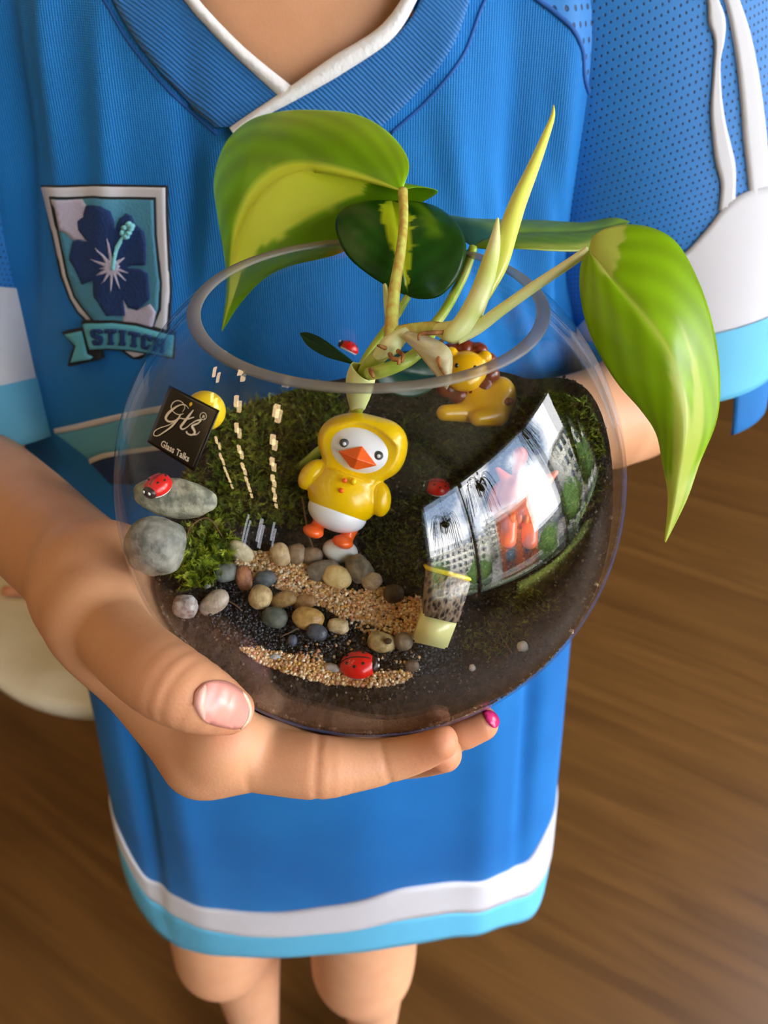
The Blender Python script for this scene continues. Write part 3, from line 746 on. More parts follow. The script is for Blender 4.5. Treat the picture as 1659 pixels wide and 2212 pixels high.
# child's left sleeve, right in the picture: S-frame front is at th about pi/2 or -pi/2
cL = [(.050, .395, 1.062), (.082, .378, 1.04), (.110, .364, .99), (.130, .354, .94), (.142, .346, .90), (.148, .343, .868)]
rL = [(.045, .040), (.057, .040), (.062, .041), (.061, .042), (.053, .043), (.045, .045)]
GL = sleeve('sleeve', cL, rL, None, None, folds=[(-1.2, .25, .35, .25, .05), (-.5, .22, .5, .2, -.05), (-2.0, .3, .3, .2, .06), (-1.7, .2, .62, .12, -.05), (-.9, .3, .8, .12, .05), (-2.2, .2, .85, .1, -.05)])
sleeveL = sl_mesh('sleeve', GL, 0, 63, M_mesh, jersey, 0)
hL = grid_hit(GL)
cR = [(-.125, .402, 1.062), (-.160, .39, 1.03), (-.188, .375, .98), (-.208, .36, .92), (-.216, .345, .878), (-.214, .333, .835)]
rR = [(.040, .045), (.047, .050), (.050, .052), (.052, .052), (.052, .050), (.050, .048)]
GR = sleeve('sleeve', cR, rR, None, None, folds=[(-1.0, .3, .7, .06, .06), (-1.2, .3, .8, .05, -.06), (-.8, .3, .6, .06, -.05)])
sleeveR = sl_mesh('sleeve', GR, 0, 63, M_mesh, jersey, 0)
hR = grid_hit(GR)
sl_mesh('sleeve_panel', GR, 41, 56, M_white, jersey, .0008, False); sl_mesh('sleeve_cuff', GR, 55, 63, M_skyd, jersey, .0016)
sl_mesh('sleeve_cuff', GL, 53, 63, M_sky, jersey, .0022)
# white lower panel of the left sleeve: boundary rises to the right
strip('sleeve_panel', [(1225, 760), (1255, 700), (1330, 640), (1420, 585), (1480, 545), (1530, 490), (1570, 440), (1610, 415), (1660, 402), (1680, 400)],
      [(1235, 745), (1265, 745), (1340, 742), (1420, 742), (1490, 740), (1540, 740), (1585, 738), (1625, 737), (1650, 735), (1660, 735)], M_white, jersey, .0012, 60, 16, hL)
strip('sleeve_stripe', [(1330, -420), (1420, -240), (1480, -100), (1527, 0), (1530, 50), (1542, 85), (1540, 160), (1535, 235), (1538, 290), (1545, 350), (1557, 400), (1552, 455)],
      [(1355, -430), (1445, -250), (1505, -110), (1548, 0), (1563, 45), (1560, 95), (1553, 130), (1555, 200), (1563, 260), (1577, 320), (1585, 360), (1585, 440)], M_white, jersey, .0012, 60, 4, hL)
strip('sleeve_stripe', [(1370, -430), (1460, -250), (1522, -110), (1564, 0), (1580, 70), (1592, 150), (1600, 230), (1605, 300), (1612, 360), (1618, 425)],
      [(1395, -440), (1485, -260), (1548, -110), (1592, 0), (1615, 70), (1632, 150), (1644, 230), (1652, 300), (1657, 360), (1664, 425)], M_white, jersey, .0012, 60, 4, hL)

# a flap of the blue lining shows under the left cuff
lr = GL[63]; lc = lr.mean(0); D_ = lr-lc; keep_ = [i for i in range(96) if D_[i, 0] > .012]
st0 = keep_[0] if (keep_[0]-1) % 96 not in keep_ else next(i for i in keep_ if (i-1) % 96 not in keep_)
order = [(st0+k) % 96 for k in range(len(keep_))]
rows = [lc+D_[order]*f_+np.array([0, -.004*k, -.0044*k+.004]) for k, f_ in enumerate((.97, .96, .95, .93, .91))]
o = mesh_np('sleeve_lining', np.concatenate(rows), grid_quads(5, len(order)), None, M_blue, jersey); md = o.modifiers.new('s', 'SOLIDIFY'); md.thickness = .0012
# ------------------------------------------------------------------ the child's body
def HP(px, py, off, side=-1, pull=0.0):
    """point on a sight line lying 'off' outside the bowl's glass (side -1 near, +1 far)"""
    d = ray(px, py); d = d/np.linalg.norm(d); L = BC-CAM; b = d@L; c2 = L@L-(BR+off)**2; disc = b*b-c2
    t_ = b+side*math.sqrt(disc) if disc > 0 else b
    return CAM+d*(t_+pull)
M_skin = mat('skin', S(216, 160, 120), 0.5, **{'Subsurface Weight': 0.12, 'Subsurface Scale': 0.004, 'Specular IOR Level': 0.4})
M_skin.node_tree.nodes['Principled BSDF'].inputs['Subsurface Radius'].default_value = (1.0, .35, .2)
tt = M_skin.node_tree; bb_ = tt.nodes['Principled BSDF']
an = N(tt, 'ShaderNodeAttribute'); an.attribute_name = 'blush'
nzs = N(tt, 'ShaderNodeTexNoise', Scale=60.0, Detail=4.0); tcs = N(tt, 'ShaderNodeTexCoord'); tt.links.new(tcs.outputs['Object'], nzs.inputs['Vector'])
mixs = N(tt, 'ShaderNodeMix', data_type='RGBA'); tt.links.new(nzs.outputs['Fac'], mixs.inputs['Factor']); mixs.inputs[6].default_value = S(206, 148, 106); mixs.inputs[7].default_value = S(222, 168, 128)
mix2 = N(tt, 'ShaderNodeMix', data_type='RGBA'); tt.links.new(an.outputs['Fac'], mix2.inputs['Factor']); tt.links.new(mixs.outputs[2], mix2.inputs[6]); mix2.inputs[7].default_value = S(206, 116, 84)
tt.links.new(mix2.outputs[2], bb_.inputs['Base Color'])
bump(M_skin, 1100, .10, .0004, 'voronoi'); bump(M_skin, 320, .05, .0005)

# right hand of the child (left in the picture)
Wr = P(222, 1272, .216); El = np.array([-.215, .313, .823]); Fm = El*.5+Wr*.5
Cm = P(222, 1338, .2)
TH_ = [(Cm, .0105), (HP(302, 1422, .0085), .0098), (HP(386, 1484, .0082, -1, -.002), .0090), (HP(445, 1512, .0068, -1, -.002), .0077), (HP(495, 1532, .005, -1, -.0015), .0058)]
IN_ = [(P(262, 1358, .216), .0120), (HP(446, 1622, .0078, -1, .010), .0096), (HP(565, 1640, .0065, -1, .004), .0083), (HP(690, 1654, .0066), .0081), (HP(760, 1650, .0058), .0070), (HP(835, 1637, .005), .0063), (HP(905, 1618, .004), .0056), (HP(950, 1602, .0036), .0046)]
MI_ = [(P(250, 1360, .215), .0125), (HP(480, 1600, .0075, 1), .0088), (HP(640, 1622, .0068, 1), .0080), (HP(800, 1612, .0060, 1), .0074), (HP(920, 1596, .0050, 1), .0063), (HP(990, 1580, .0044, 1), .0056), (HP(1038, 1562, .0042, 1), .0050)]
RI_ = [(P(262, 1350, .225), .0125), (HP(520, 1585, .008, 1, .010), .0085), (HP(680, 1620, .0072, 1, .012), .0078), (HP(820, 1632, .0066, 1, .010), .0068), (HP(905, 1632, .006, 1, .006), .0058), (HP(958, 1628, .0055, 1, .004), .0048)]
LI_ = [(P(270, 1340, .233), .0115), (HP(545, 1560, .008, 1, .022), .0078), (HP(690, 1580, .007, 1, .026), .0066), (HP(800, 1580, .006, 1, .026), .0058), (HP(870, 1570, .0055, 1, .024), .0048)]
def fing(Q, L, k=.003): return chain(Q, [a for a, _ in L], [r for _, r in L], k)
def axis(L, i): d = L[i+1][0]-L[i-1][0]; return d/np.linalg.norm(d)
CREASE = [(TH_[2][0], axis(TH_, 2), .0011, .0004), (TH_[2][0]+axis(TH_, 2)*.0035, axis(TH_, 2), .0008, .0002), (TH_[2][0]-axis(TH_, 2)*.0045, axis(TH_, 2), .0013, .0003),
          (IN_[3][0], axis(IN_, 3), .0009, .00045), (IN_[5][0], axis(IN_, 5), .0008, .0004), (IN_[2][0]-axis(IN_, 2)*.001, axis(IN_, 2), .0010, .0004), (MI_[5][0], axis(MI_, 5), .0008, .0004)]
def hand(Q):
    d = chain(Q, [El, Fm, El*.2+Wr*.8, Wr], [.0255, .0218, .0185, .0172], .006)
    pal = smin(rcone(Q, Wr, IN_[1][0], .0165, .0095), rcone(Q, Wr, MI_[1][0], .0165, .0095), .006)
    pal = smin(pal, rcone(Q, Wr, RI_[1][0], .016, .0092), .006); pal = smin(pal, rcone(Q, Wr, LI_[1][0], .0155, .009), .006)
    pal = smin(pal, rcone(Q, TH_[0][0], IN_[1][0]*.6+IN_[0][0]*.4, .0105, .0075), .006)
    fs = fing(Q, IN_[1:])
    for L in (MI_, RI_, LI_): fs = smin(fs, fing(Q, L[1:]), .0014)
    pal = smin(pal, fing(Q, IN_[:2]), .008)
    h = smin(pal, fs, .005); d = smin(d, h, .007)
    d = smin(d, ell(Q, P(212, 1342, .199), (.0088, .0082, .0110)), .016)
    d = smin(d, fing(Q, TH_, .003), .0028)
    for p, a, w, dp in CREASE:
        q = Q-p; s_ = q@a; d = d+dp*np.exp(-(s_/w)**2)*np.exp(-np.sum(q*q, 1)/.012**2)
    return smax(d, -(np.linalg.norm(Q-BC, axis=1)-BR-.0003), .0012)
allp = np.array([a for L in (TH_, IN_, MI_, RI_, LI_) for a, _ in L]+[Wr])
lo = allp.min(0)-.022; hi = allp.max(0)+.022
Vh, Qh = sdf_mesh(hand, lo, hi, .00085)
def forearm(Q): return hand(Q)
lo2 = np.minimum(El, Wr)-.045; hi2 = np.maximum(El, Wr)+.045
Vf, Qf = sdf_mesh(hand, lo2, hi2, .0022)
fcen = Vf[Qf].mean(1); keep = ~((fcen > lo+.003) & (fcen < hi-.003)).all(1); Qf = Qf[keep]   # the fine mesh takes over at the wrist
blush = np.zeros(len(Vh))
for p, r, s_ in ((TH_[2][0], .011, .3), (TH_[4][0], .009, .55), (IN_[3][0], .008, .35), (IN_[7][0], .010, .5), (IN_[5][0], .006, .25), (MI_[6][0], .010, .5), (RI_[5][0], .009, .5), (IN_[1][0], .014, .2)):
    blush = np.maximum(blush, s_*np.exp(-np.sum((Vh-p)**2, 1)/r**2))
hand_bvh = BVHTree.FromPolygons([tuple(v) for v in Vh], [tuple(x) for x in Qh])

# left arm and hand, behind the bowl
E2_ = np.array([.158, .358, .872]); F2 = np.array([.115, .302, .866]); W2 = np.array([.060, .268, .876])
def shell(dx, dz, off):   # on the back of the bowl
    v = np.array([dx, 0, dz]); y = math.sqrt(max((BR+off)**2-dx*dx-dz*dz, 0)); return BC+np.array([dx, y, dz])
LF = [[(W2, .013), (shell(.034, -.052+.010*i, .009), .0085), (shell(.014, -.057+.0125*i, .0075), .0075), (shell(-.006, -.058+.0135*i, .0068), .0068), (shell(-.020+.003*abs(i-1.5), -.058+.0135*i, .0058), .0055)] for i in range(4)]
LT = [(W2, .013), (shell(.056, -.016, .010), .010), (shell(.049, -.011, .0085), .0085), (shell(.036, -.010, .007), .0062)]
def larm(Q):
    d = chain(Q, [E2_, F2, W2], [.029, .0255, .0185], .02); h = fing(Q, LF[0])
    for L in LF[1:]: h = smin(h, fing(Q, L), .003)
    h = smin(h, fing(Q, LT), .006); d = smin(d, h, .012)
    return smax(d, -(np.linalg.norm(Q-BC, axis=1)-BR-.0003), .0012)
Vl, Ql = sdf_mesh(larm, np.array([-.05, .20, .83]), np.array([.20, .42, 1.0]), .0018)
# torso, neck, head, legs
KL, KR = np.array([-.166, .352, .37]), np.array([-.020, .335, .37])
def body(Q):
    d = ell(Q, (-.031, .402, .95), (.125, .097, .16)); d = smin(d, ell(Q, (-.034, .40, .78), (.115, .09, .2)), .05)
    d = smin(d, ell(Q, (-.06, .40, .60), (.12, .095, .11)), .05)
    d = smin(d, rcone(Q, (-.031, .402, 1.04), (-.031, .392, 1.14), .047, .043), .03)
    for s_ in (-1, 1): d = smin(d, rcone(Q, (-.031+s_*.03, .405, 1.03), (-.031+s_*.11, .40, 1.025), .03, .034), .03)
    d = smin(d, chain(Q, [np.array((.085, .395, 1.02)), np.array((.128, .358, .94)), E2_], [.031, .030, .026]), .02); d = smin(d, chain(Q, [np.array((-.15, .395, 1.025)), np.array((-.205, .362, .92)), El], [.032, .030, .026]), .015)
    for K, hx in ((KL, -.105), (KR, .0)):
        l = rcone(Q, (hx, .395, .58), K, .07, .053); l = smin(l, rcone(Q, K, K+[-.002, -.030, -.17], .053, .053), .02)
        l = smin(l, rcone(Q, K+[.003, .005, -.17], (K[0]+.006, .315, -.03), .050, .029), .02)
        l = smin(l, rcone(Q, (K[0]+.004, .285, -.05), (K[0], .21, -.07), .026, .022), .02); d = smin(d, l, .012)
    # head
    hc = np.array([-.031, .372, 1.235])
    h = ell(Q, hc, (.069, .083, .092)); h = smin(h, ell(Q, hc+[0, -.03, -.045], (.045, .048, .045)), .03)
    h = smin(h, rcone(Q, hc+[0, -.08, .0], hc+[0, -.091, -.022], .006, .009), .008)
    for s_ in (-1, 1):
        h = smin(h, ell(Q, hc+[s_*.069, .005, -.01], (.008, .016, .024)), .006)
        h = smax(h, -ell(Q, hc+[s_*.027, -.083, .0], (.013, .010, .008)), .006)
    h = smax(h, -ell(Q, hc+[0, -.079, -.050], (.018, .008, .002)), .004)
    h = smin(h, ell(Q, hc+[0, -.069, -.057], (.016, .008, .005)), .004)
    return smin(d, h, .02)
Vb, Qb = sdf_mesh(body, np.array([-.30, .20, -.11]), np.array([.24, .54, 1.36]), .0042)
Vall = np.concatenate([Vh, Vf, Vl, Vb]); o1, o2, o3 = len(Vh), len(Vh)+len(Vf), len(Vh)+len(Vf)+len(Vl)
person = mesh_np('person', Vall, np.concatenate([Qh, Qf+o1, Ql+o2, Qb+o3]), None, M_skin, None, True, None, {'blush': np.r_[blush, np.zeros(len(Vall)-len(Vh))]})
tag(person, 'child in a blue jersey holding the glass terrarium bowl in both hands', 'person')
jersey.parent = person
M_nail = mat('nail', S(224, 152, 138), 0.3, **{'Specular IOR Level': 0.6}); M_tipn = mat('nail_tip', S(226, 190, 160), 0.35); M_pol = mat('nail_polish', S(206, 40, 110), 0.25)
def hith(px, py):
    d = Vector(ray(px, py)).normalized(); r = hand_bvh.ray_cast(Vector(CAM), d)
    return (np.array(r[0]), np.array(r[1])) if r[0] is not None else (None, None)
n1 = spline([(418,1522),(424,1493),(447,1474),(488,1473),(526,1499),(539,1530),(535,1557),(514,1572),(477,1569),(438,1554),(418,1522)], 40)[:-1]
nail = decal('thumbnail', n1, M_nail, person, .00042, 14, hith, -.0006); nail['label'] = 'short pink thumbnail'
M_lun = mat('nail_lunula', S(232, 174, 158), .3)
decal('nail_lunula', spline([(420,1522),(426,1495),(442,1480),(444,1500),(443,1530),(442,1552),(436,1550),(420,1522)], 30)[:-1], M_lun, nail, .00052, 14, hith, .0004)
decal('nail_edge', spline([(520,1495),(531,1504),(541,1530),(537,1556),(518,1573),(531,1553),(535,1530),(520,1495)], 30)[:-1], M_tipn, nail, .00058, 12, hith, .0002)
o = decal('fingernail', spline([(1042,1538),(1058,1537),(1070,1546),(1075,1562),(1066,1572),(1052,1560),(1042,1538)], 24)[:-1], M_pol, person, .0006, 10, hith, -.0005); o['label'] = 'pink polished nail of the middle finger'
# face, hair, shoes
hc = np.array([-.031, .372, 1.235])
M_eye = mat('eye_white', S(240, 238, 234), .2); M_iris = mat('iris', S(52, 32, 20), .2); M_hair = mat('hair', S(40, 26, 18), .5); bump(M_hair, 300, .5, .002, 'X'); M_lip = mat('lips', S(196, 104, 92), .45)
for s_ in (-1, 1):
    V, Fc = ICO[3]; e = mesh_np('eyeball', V*.0115+hc+[s_*.027, -.071, .0], None, Fc, M_eye, person); mesh_np('iris', V*np.array([.0055, .0035, .0055])+hc+[s_*.027, -.0805, -.002], None, Fc, M_iris, e)
def hairf(Q):
    h = ell(Q, hc+[0, .008, .012], (.079, .09, .098)); h = smin(h, ell(Q, hc+[0, .05, -.07], (.075, .05, .11)), .03)
    return smax(h, -ell(Q, hc+[0, -.075, -.035], (.058, .06, .075)), .008)
Vq, Qq = sdf_mesh(hairf, hc+[-.11, -.12, -.2], hc+[.11, .13, .13], .004); mesh_np('hair', Vq, Qq, None, M_hair, person)
M_shoe = mat('black_shoe', S(14, 13, 13), .5)
for K in (KL, KR):
    c = np.array([K[0]+.004, .236, FZ])
    def shoe(Q): 
        d = smin(rcone(Q, c+[0, .055, .035], c+[0, -.06, .03], .034, .035), rcone(Q, c+[.002, .055, .04], c+[.002, .052, .055], .035, .033), .02)
        return smax(d, FZ+.001-Q[:, 2], .004)
    Vq, Qq = sdf_mesh(shoe, c+[-.06, -.13, -.01], c+[.06, .12, .14], .004); mesh_np('shoe', Vq, Qq, None, M_shoe, person)
# ------------------------------------------------------------------ the glass bowl
M_glass = bpy.data.materials.new('clear_glass'); M_glass.use_nodes = True
g = M_glass.node_tree; g.nodes.clear()
go = N(g, 'ShaderNodeOutputMaterial'); tr = N(g, 'ShaderNodeBsdfTransparent'); tr.inputs[0].default_value = (.975, .985, .985, 1)
gl = N(g, 'ShaderNodeBsdfGlossy'); gl.inputs['Roughness'].default_value = 0.0
geo = N(g, 'ShaderNodeNewGeometry'); vm = N(g, 'ShaderNodeVectorMath', operation='DOT_PRODUCT')
g.links.new(geo.outputs['Incoming'], vm.inputs[0]); g.links.new(geo.outputs['Normal'], vm.inputs[1])
def gm(op, a, b=None):
    n = N(g, 'ShaderNodeMath', operation=op)
    for i, x in enumerate((a, b)):
        if x is None: continue
        if isinstance(x, (int, float)): n.inputs[i].default_value = x
        else: g.links.new(x, n.inputs[i])
    return n.outputs[0]
fr = gm('ADD', gm('MULTIPLY', gm('POWER', gm('SUBTRACT', 1.0, gm('ABSOLUTE', vm.outputs['Value'])), 5.0), .45), .045)   # Fresnel (Schlick)
ms = N(g, 'ShaderNodeMixShader'); g.links.new(fr, ms.inputs[0]); g.links.new(tr.outputs[0], ms.inputs[1]); g.links.new(gl.outputs[0], ms.inputs[2]); g.links.new(ms.outputs[0], go.inputs[0])
M_frost = bpy.data.materials.new('frosted_glass'); M_frost.use_nodes = True
g = M_frost.node_tree; bs = g.nodes['Principled BSDF']; bs.inputs['Base Color'].default_value = S(128, 120, 106); bs.inputs['Roughness'].default_value = .5
trn = N(g, 'ShaderNodeBsdfTransparent'); ms = N(g, 'ShaderNodeMixShader'); ms.inputs[0].default_value = .72
g.links.new(trn.outputs[0], ms.inputs[1]); g.links.new(bs.outputs[0], ms.inputs[2]); g.links.new(ms.outputs[0], g.nodes['Material Output'].inputs[0])
bowl = empty('glass_bowl', 'round clear glass terrarium bowl held in the child\'s hands', 'bowl', None, tuple(BC-ZA*BR))
RI = .0681; zr = .7881*BR
def lathe(prof, ns=160):
    th = np.linspace(0, 2*np.pi, ns, endpoint=False)
    return np.concatenate([np.stack([r*np.cos(th), r*np.sin(th), np.full(ns, z)], 1) for r, z in prof]), grid_quads(len(prof), ns, True)
def sph(R, z0, z1, n): 
    z = R*np.cos(np.linspace(math.acos(z0/R), math.acos(z1/R), n)); return [(math.sqrt(max(R*R-k*k, 0)), k) for k in z]
pr_o = sph(BR, zr, -.955*BR, 90)
pr_i = []
for r_, z_ in sph(RI, zr, -.955*BR, 90):   # the wall is thickest at the rim and at the foot
    k_ = .0691/RI if z_ < .02 else 1+(.0691/RI-1)*(zr-z_)/(zr-.02)
    pr_i.append((r_*k_, z_*k_ if z_ < .02 else z_))
Vo, qo = lathe([(1e-4, -.955*BR)]+pr_o[::-1]); Vi, qi = lathe(pr_i+[(1e-4, pr_i[-1][1])])
mb = MB(); mb.add(Vo, qo); mb.add(Vi, qi)
def rebase(V): return V+BC
ves = mesh_np('vessel', rebase(np.concatenate(mb.V)), np.concatenate([mb.Q[0], mb.Q[1]]), None, M_glass, bowl)
ro, ri_ = pr_o[0][0], pr_i[0][0]
Vr, qr = lathe([(ro-.0001, zr-.0006), (ro+.00005, zr-.0001), (ro-.0003, zr+.0002), (ri_+.0003, zr+.0002), (ri_-.00005, zr-.0001), (ri_+.0001, zr-.0006)])
o = mesh_np('rim', rebase(Vr), qr, None, M_frost, bowl); o['label'] = 'ground matt grey rim'

# black square sticker on the glass
def hit_sph(px, py, R=BR):
    d = ray(px, py); d = d/np.linalg.norm(d); L = BC-CAM; b = d@L; disc = b*b-(L@L-R*R)
    if disc <= 0: return None, None
    p = CAM+d*(b-math.sqrt(disc)); return p, (p-BC)/R
M_stk = mat('black_label', S(20, 15, 12), .25); M_ink = mat('cream_ink', S(240, 232, 216), .5)
stk = decal('sticker', [(368, 833), (475, 887), (420, 1018), (320, 955)], M_stk, bowl, .00025, 14, hit_sph, .0); stk['label'] = 'small black square brand label with cream lettering'
def hs2(px, py): 
    p, n = hit_sph(px, py); return p, n
bowl_off = bpy.data.objects  # decals are in world space: shift them into the bowl's frame
def c1(x, y): return (230+x/2.765, 800+y/2.765)
def stroke(name, pts, ws, lift=.0004, n=40):
    a = spline([c1(*p) for p in pts], n); w = np.interp(np.linspace(0, 1, n), np.linspace(0, 1, len(ws)), ws)/2.765/2
    T = np.gradient(a, axis=0); T /= np.linalg.norm(T, axis=1)[:, None]+1e-9; Nn = np.stack([-T[:, 1], T[:, 0]], 1)
    V = []
    for i in range(n):
        for s_ in (-1, 1):
            p, nn = hit_sph(*(a[i]+Nn[i]*w[i]*s_)); V.append(p+nn*lift)
    return np.array(V), grid_quads(n, 2)
mb = MB()
for pts, ws in (([(470,262),(440,268),(408,250),(395,222),(408,196),(436,184),(466,200),(476,228),(462,252)], [4, 5, 5, 6, 6, 6, 5, 4, 3]),
                ([(500,232),(478,210),(445,212),(400,240),(372,268),(364,292),(380,308),(412,306),(440,288),(452,268)], [3, 5, 8, 13, 16, 15, 12, 9, 8, 6]),
                ([(452,266),(436,292),(400,336),(355,370),(312,394),(292,388),(298,366),(330,346),(380,330),(430,300),(455,286)], [6, 12, 12, 9, 7, 6, 6, 5, 5, 5, 5]),
                ([(528,240),(500,276),(468,318),(452,342),(462,354),(490,342),(512,322)], [6, 13, 15, 14, 9, 6, 5]),
                ([(452,290),(490,294),(532,282)], [5, 9, 6]),
                ([(512,324),(545,304),(572,300),(556,318),(520,336),(530,356),(536,376),(516,388),(490,378),(486,366)], [5, 7, 10, 8, 12, 15, 13, 10, 9, 10]),
                ([(516,388),(548,384),(566,368)], [9, 6, 3])):
    V, q = stroke('x', pts, ws); mb.add(V, q)
th = np.linspace(0, 2*np.pi, 30)
V, q = stroke('x', [(586+19*math.cos(a), 277+21*math.sin(a)) for a in th], [4]*3, n=60); mb.add(V, q)
lt = mb.build('lettering', M_ink, stk, False)
def text_on(name, txt, O, ex, ey, m, parent, size=1.0, lift=.0004):
    cu = bpy.data.curves.new('t', 'FONT'); cu.body = txt; cu.size = size; cu.resolution_u = 3; cu.offset = .02
    ob = bpy.data.objects.new('t', cu); C.objects.link(ob); dg = bpy.context.evaluated_depsgraph_get()
    me = bpy.data.meshes.new_from_object(ob.evaluated_get(dg)); bpy.data.objects.remove(ob)
    V = []
    wmax = max(v.co.x for v in me.vertices)
    for v in me.vertices:
        px = O[0]+ex[0]*v.co.x/wmax+ey[0]*v.co.y; py = O[1]+ex[1]*v.co.x/wmax+ey[1]*v.co.y
        p, nn = hit_sph(px, py); V.append(p+nn*lift)
    T = [[p.vertices[i] for i in (0, k, k+1)] for p in me.polygons for k in range(1, len(p.vertices)-1)]
    return mesh_np(name, np.array(V), None, T, m, parent, False)
O = c1(330, 452); Ee = c1(497, 548)
text_on('lettering', 'Glass Talks', O, (Ee[0]-O[0], Ee[1]-O[1]), (6.2, -18.5), M_ink, stk)
O = c1(577, 286); text_on('lettering', 'R', O, (6.5, 2.5), (3.2, -9.2), M_ink, stk)
# ------------------------------------------------------------------ soil, sand, gravel and moss inside the bowl
def terr(u, v):
    w = -.345+.27*v+.03*u
    w = w+.34*np.exp(-((u-.94)**2+(v-.28)**2)/.13)+.14*np.exp(-((u+.62)**2+(v-.5)**2)/.10)+.06*np.exp(-((u+.1)**2+(v-.75)**2)/.12)
    w = w+.20*np.clip((np.hypot(u, v)-.6)/.4, 0, 1)*np.clip(u*1.5, 0, 1)+.12*np.exp(-((u+.85)**2+(v+.35)**2)/.10)-.05*np.exp(-((u-.05)**2+(v+.05)**2)/.08)+.03*np.exp(-((u+.75)**2+(v+.0)**2)/.06)
    return w+.012*np.sin(9*u+2)*np.cos(8*v)+.008*np.sin(17*u-11*v)
def T(px, py):
    """where a sight line meets the soil surface"""
    d = ray(px, py); d = d/np.linalg.norm(d); t_ = np.linspace(.12, .30, 721)
    q = CAM+d*t_[:, None]; r = (q-BC)/BR
    k = np.argmax((r[:, 2] < terr(r[:, 0], r[:, 1])) & (np.linalg.norm(r, axis=1) < .975))
    if k == 0: return None
    return q[k]
def TF(px, py):
    p = T(px, py)
    if p is None:
        p, n = hit_sph(px, py, BR*.93)
        if p is None: p = BC+(P(px, py, .2)-BC)*.9
    return p
def TN(p):
    r = (p-BC)/BR; e = .02
    n = np.array([-(terr(r[0]+e, r[1])-terr(r[0]-e, r[1]))/(2*e), -(terr(r[0], r[1]+e)-terr(r[0], r[1]-e))/(2*e), 1]); return n/np.linalg.norm(n)
M_soil = mat('soil', S(60, 46, 36), .9); noise_col(M_soil, S(26, 19, 14), S(70, 54, 42), 420, 5, .35, .7); bump(M_soil, 500, .9, .002)
M_film = mat('soil_side', S(82, 62, 50), .55); noise_col(M_film, S(44, 34, 27), S(92, 74, 60), 700, 6, .38, .66); bump(M_film, 900, .5, .001)
# soil body: a cap under the terrain inside the glass, its side pressed against the wall
nr, na = 60, 140
ths = np.linspace(0, 2*np.pi, na, endpoint=False)
RS = .0692; soilc = BC+np.array([.0006, .0, .0008])
def wall_r(th):     # where the terrain meets the glass, by fixed point
    r = np.full_like(th, .9)
    for _ in range(25): r =   .5*r+.5*np.sqrt(np.maximum(.986**2-terr(r*np.cos(th), r*np.sin(th))**2, .05))
    return r
rw = wall_r(ths); V = []
for i in range(nr):
    f_ = i/(nr-1); u, v = rw*f_*np.cos(ths), rw*f_*np.sin(ths); V.append(np.stack([u, v, terr(u, v)], 1)*BR)
topn = np.concatenate(V)+BC
soil = mesh_np('soil', topn, grid_quads(nr, na, True), None, M_soil, None)
tag(soil, 'dark soil filling the lower half of the glass bowl', 'soil', kind='stuff')
edge = V[-1]; side = [edge]
ea = np.arccos(np.clip(edge[:, 2]/np.linalg.norm(edge, axis=1), -1, 1)); R0 = np.linalg.norm(edge, axis=1)
for k in range(1, 31):
    f_ = k/30; a = ea*(1-f_)+(np.pi-.02)*f_
    # the glass is thicker at the foot: the soil ends a little higher there
    Rk = R0*(1-f_)+RS*f_-np.clip((a-2.25)/.9, 0, 1)**1.5*.0040*np.clip(-np.cos(ths+.2), 0, 1)
    side.append(np.stack([Rk*np.sin(a)*np.cos(ths), Rk*np.sin(a)*np.sin(ths), Rk*np.cos(a)], 1))
mesh_np('soil_side', np.concatenate(side)+BC, grid_quads(31, na, True)[:, ::-1], None, M_film, soil)

def scatter(poly, n, seed):
    r = np.random.default_rng(seed); poly = np.asarray(poly, float); lo, hi = poly.min(0), poly.max(0); out = []
    while len(out) < n:
        q = r.uniform(lo, hi, (n*3, 2)); q = q[in_poly(q, poly)]; out += list(q)
    return np.array(out[:n])
def grains(name, spots, size, cols, m, lift=0.2, parent=None, sub=1, kind='stuff', sq=.35, multi=1):
    """many small crystals in one mesh, coloured one by one"""
    Vs, Fs = ICO[sub]; mb = MB(); r = np.random.default_rng(len(spots)); cols = np.array(cols)
    for px, py in spots:
        p = T(px, py)
        if p is None: continue
        s_ = r.uniform(*size); A = np.linalg.qr(r.normal(size=(3, 3)))[0]
        Q = Vs*(1+r.uniform(-.22, .22, (len(Vs), 1)))*np.array([1, r.uniform(.65, 1), r.uniform(.5, .9)])*s_
        c = cols[r.integers(len(cols))]*r.uniform(.75, 1.2)
        mb.add(Q@A.T+p+TN(p)*s_*(lift+r.uniform(0, .9)*multi), None, Fs, np.clip(c, 0, 1))
    o = mb.build(name, m, parent, False)
    if kind: o['kind'] = kind
    return o
def lin(*c): return S(*c)[:3]
M_sand = mat('sand_grain', (1, 1, 1, 1), .35, **{'Specular IOR Level': .5}); attr_col(M_sand)
M_grav = mat('black_gravel', (0, 0, 0, 1), .22); attr_col(M_grav)
M_crumb = mat('soil_crumb', (0, 0, 0, 1), .85); attr_col(M_crumb)
SANDC = [lin(226, 192, 140), lin(214, 172, 112), lin(234, 206, 164), lin(198, 156, 104), lin(226, 180, 130), lin(238, 222, 192), lin(214, 164, 84), lin(206, 140, 98)]
sandA = [(500, 1215), (520, 1190), (580, 1195), (640, 1212), (690, 1228), (700, 1262), (770, 1280), (830, 1268), (880, 1295), (915, 1290), (912, 1345), (890, 1385), (840, 1370), (800, 1375), (745, 1345), (700, 1312), (650, 1300), (590, 1268), (545, 1262)]
sandB = [(515, 1400), (560, 1398), (620, 1415), (690, 1408), (705, 1440), (780, 1455), (860, 1452), (905, 1445), (870, 1478), (800, 1486), (700, 1478), (640, 1462), (560, 1432)]
sA = grains('sand', scatter(sandA, 4200, 1), (.0003, .00075), SANDC, M_sand, multi=1.2)
tag(sA, 'tan sand path between the pebbles, running from the cream pebble to the block house', 'sand')
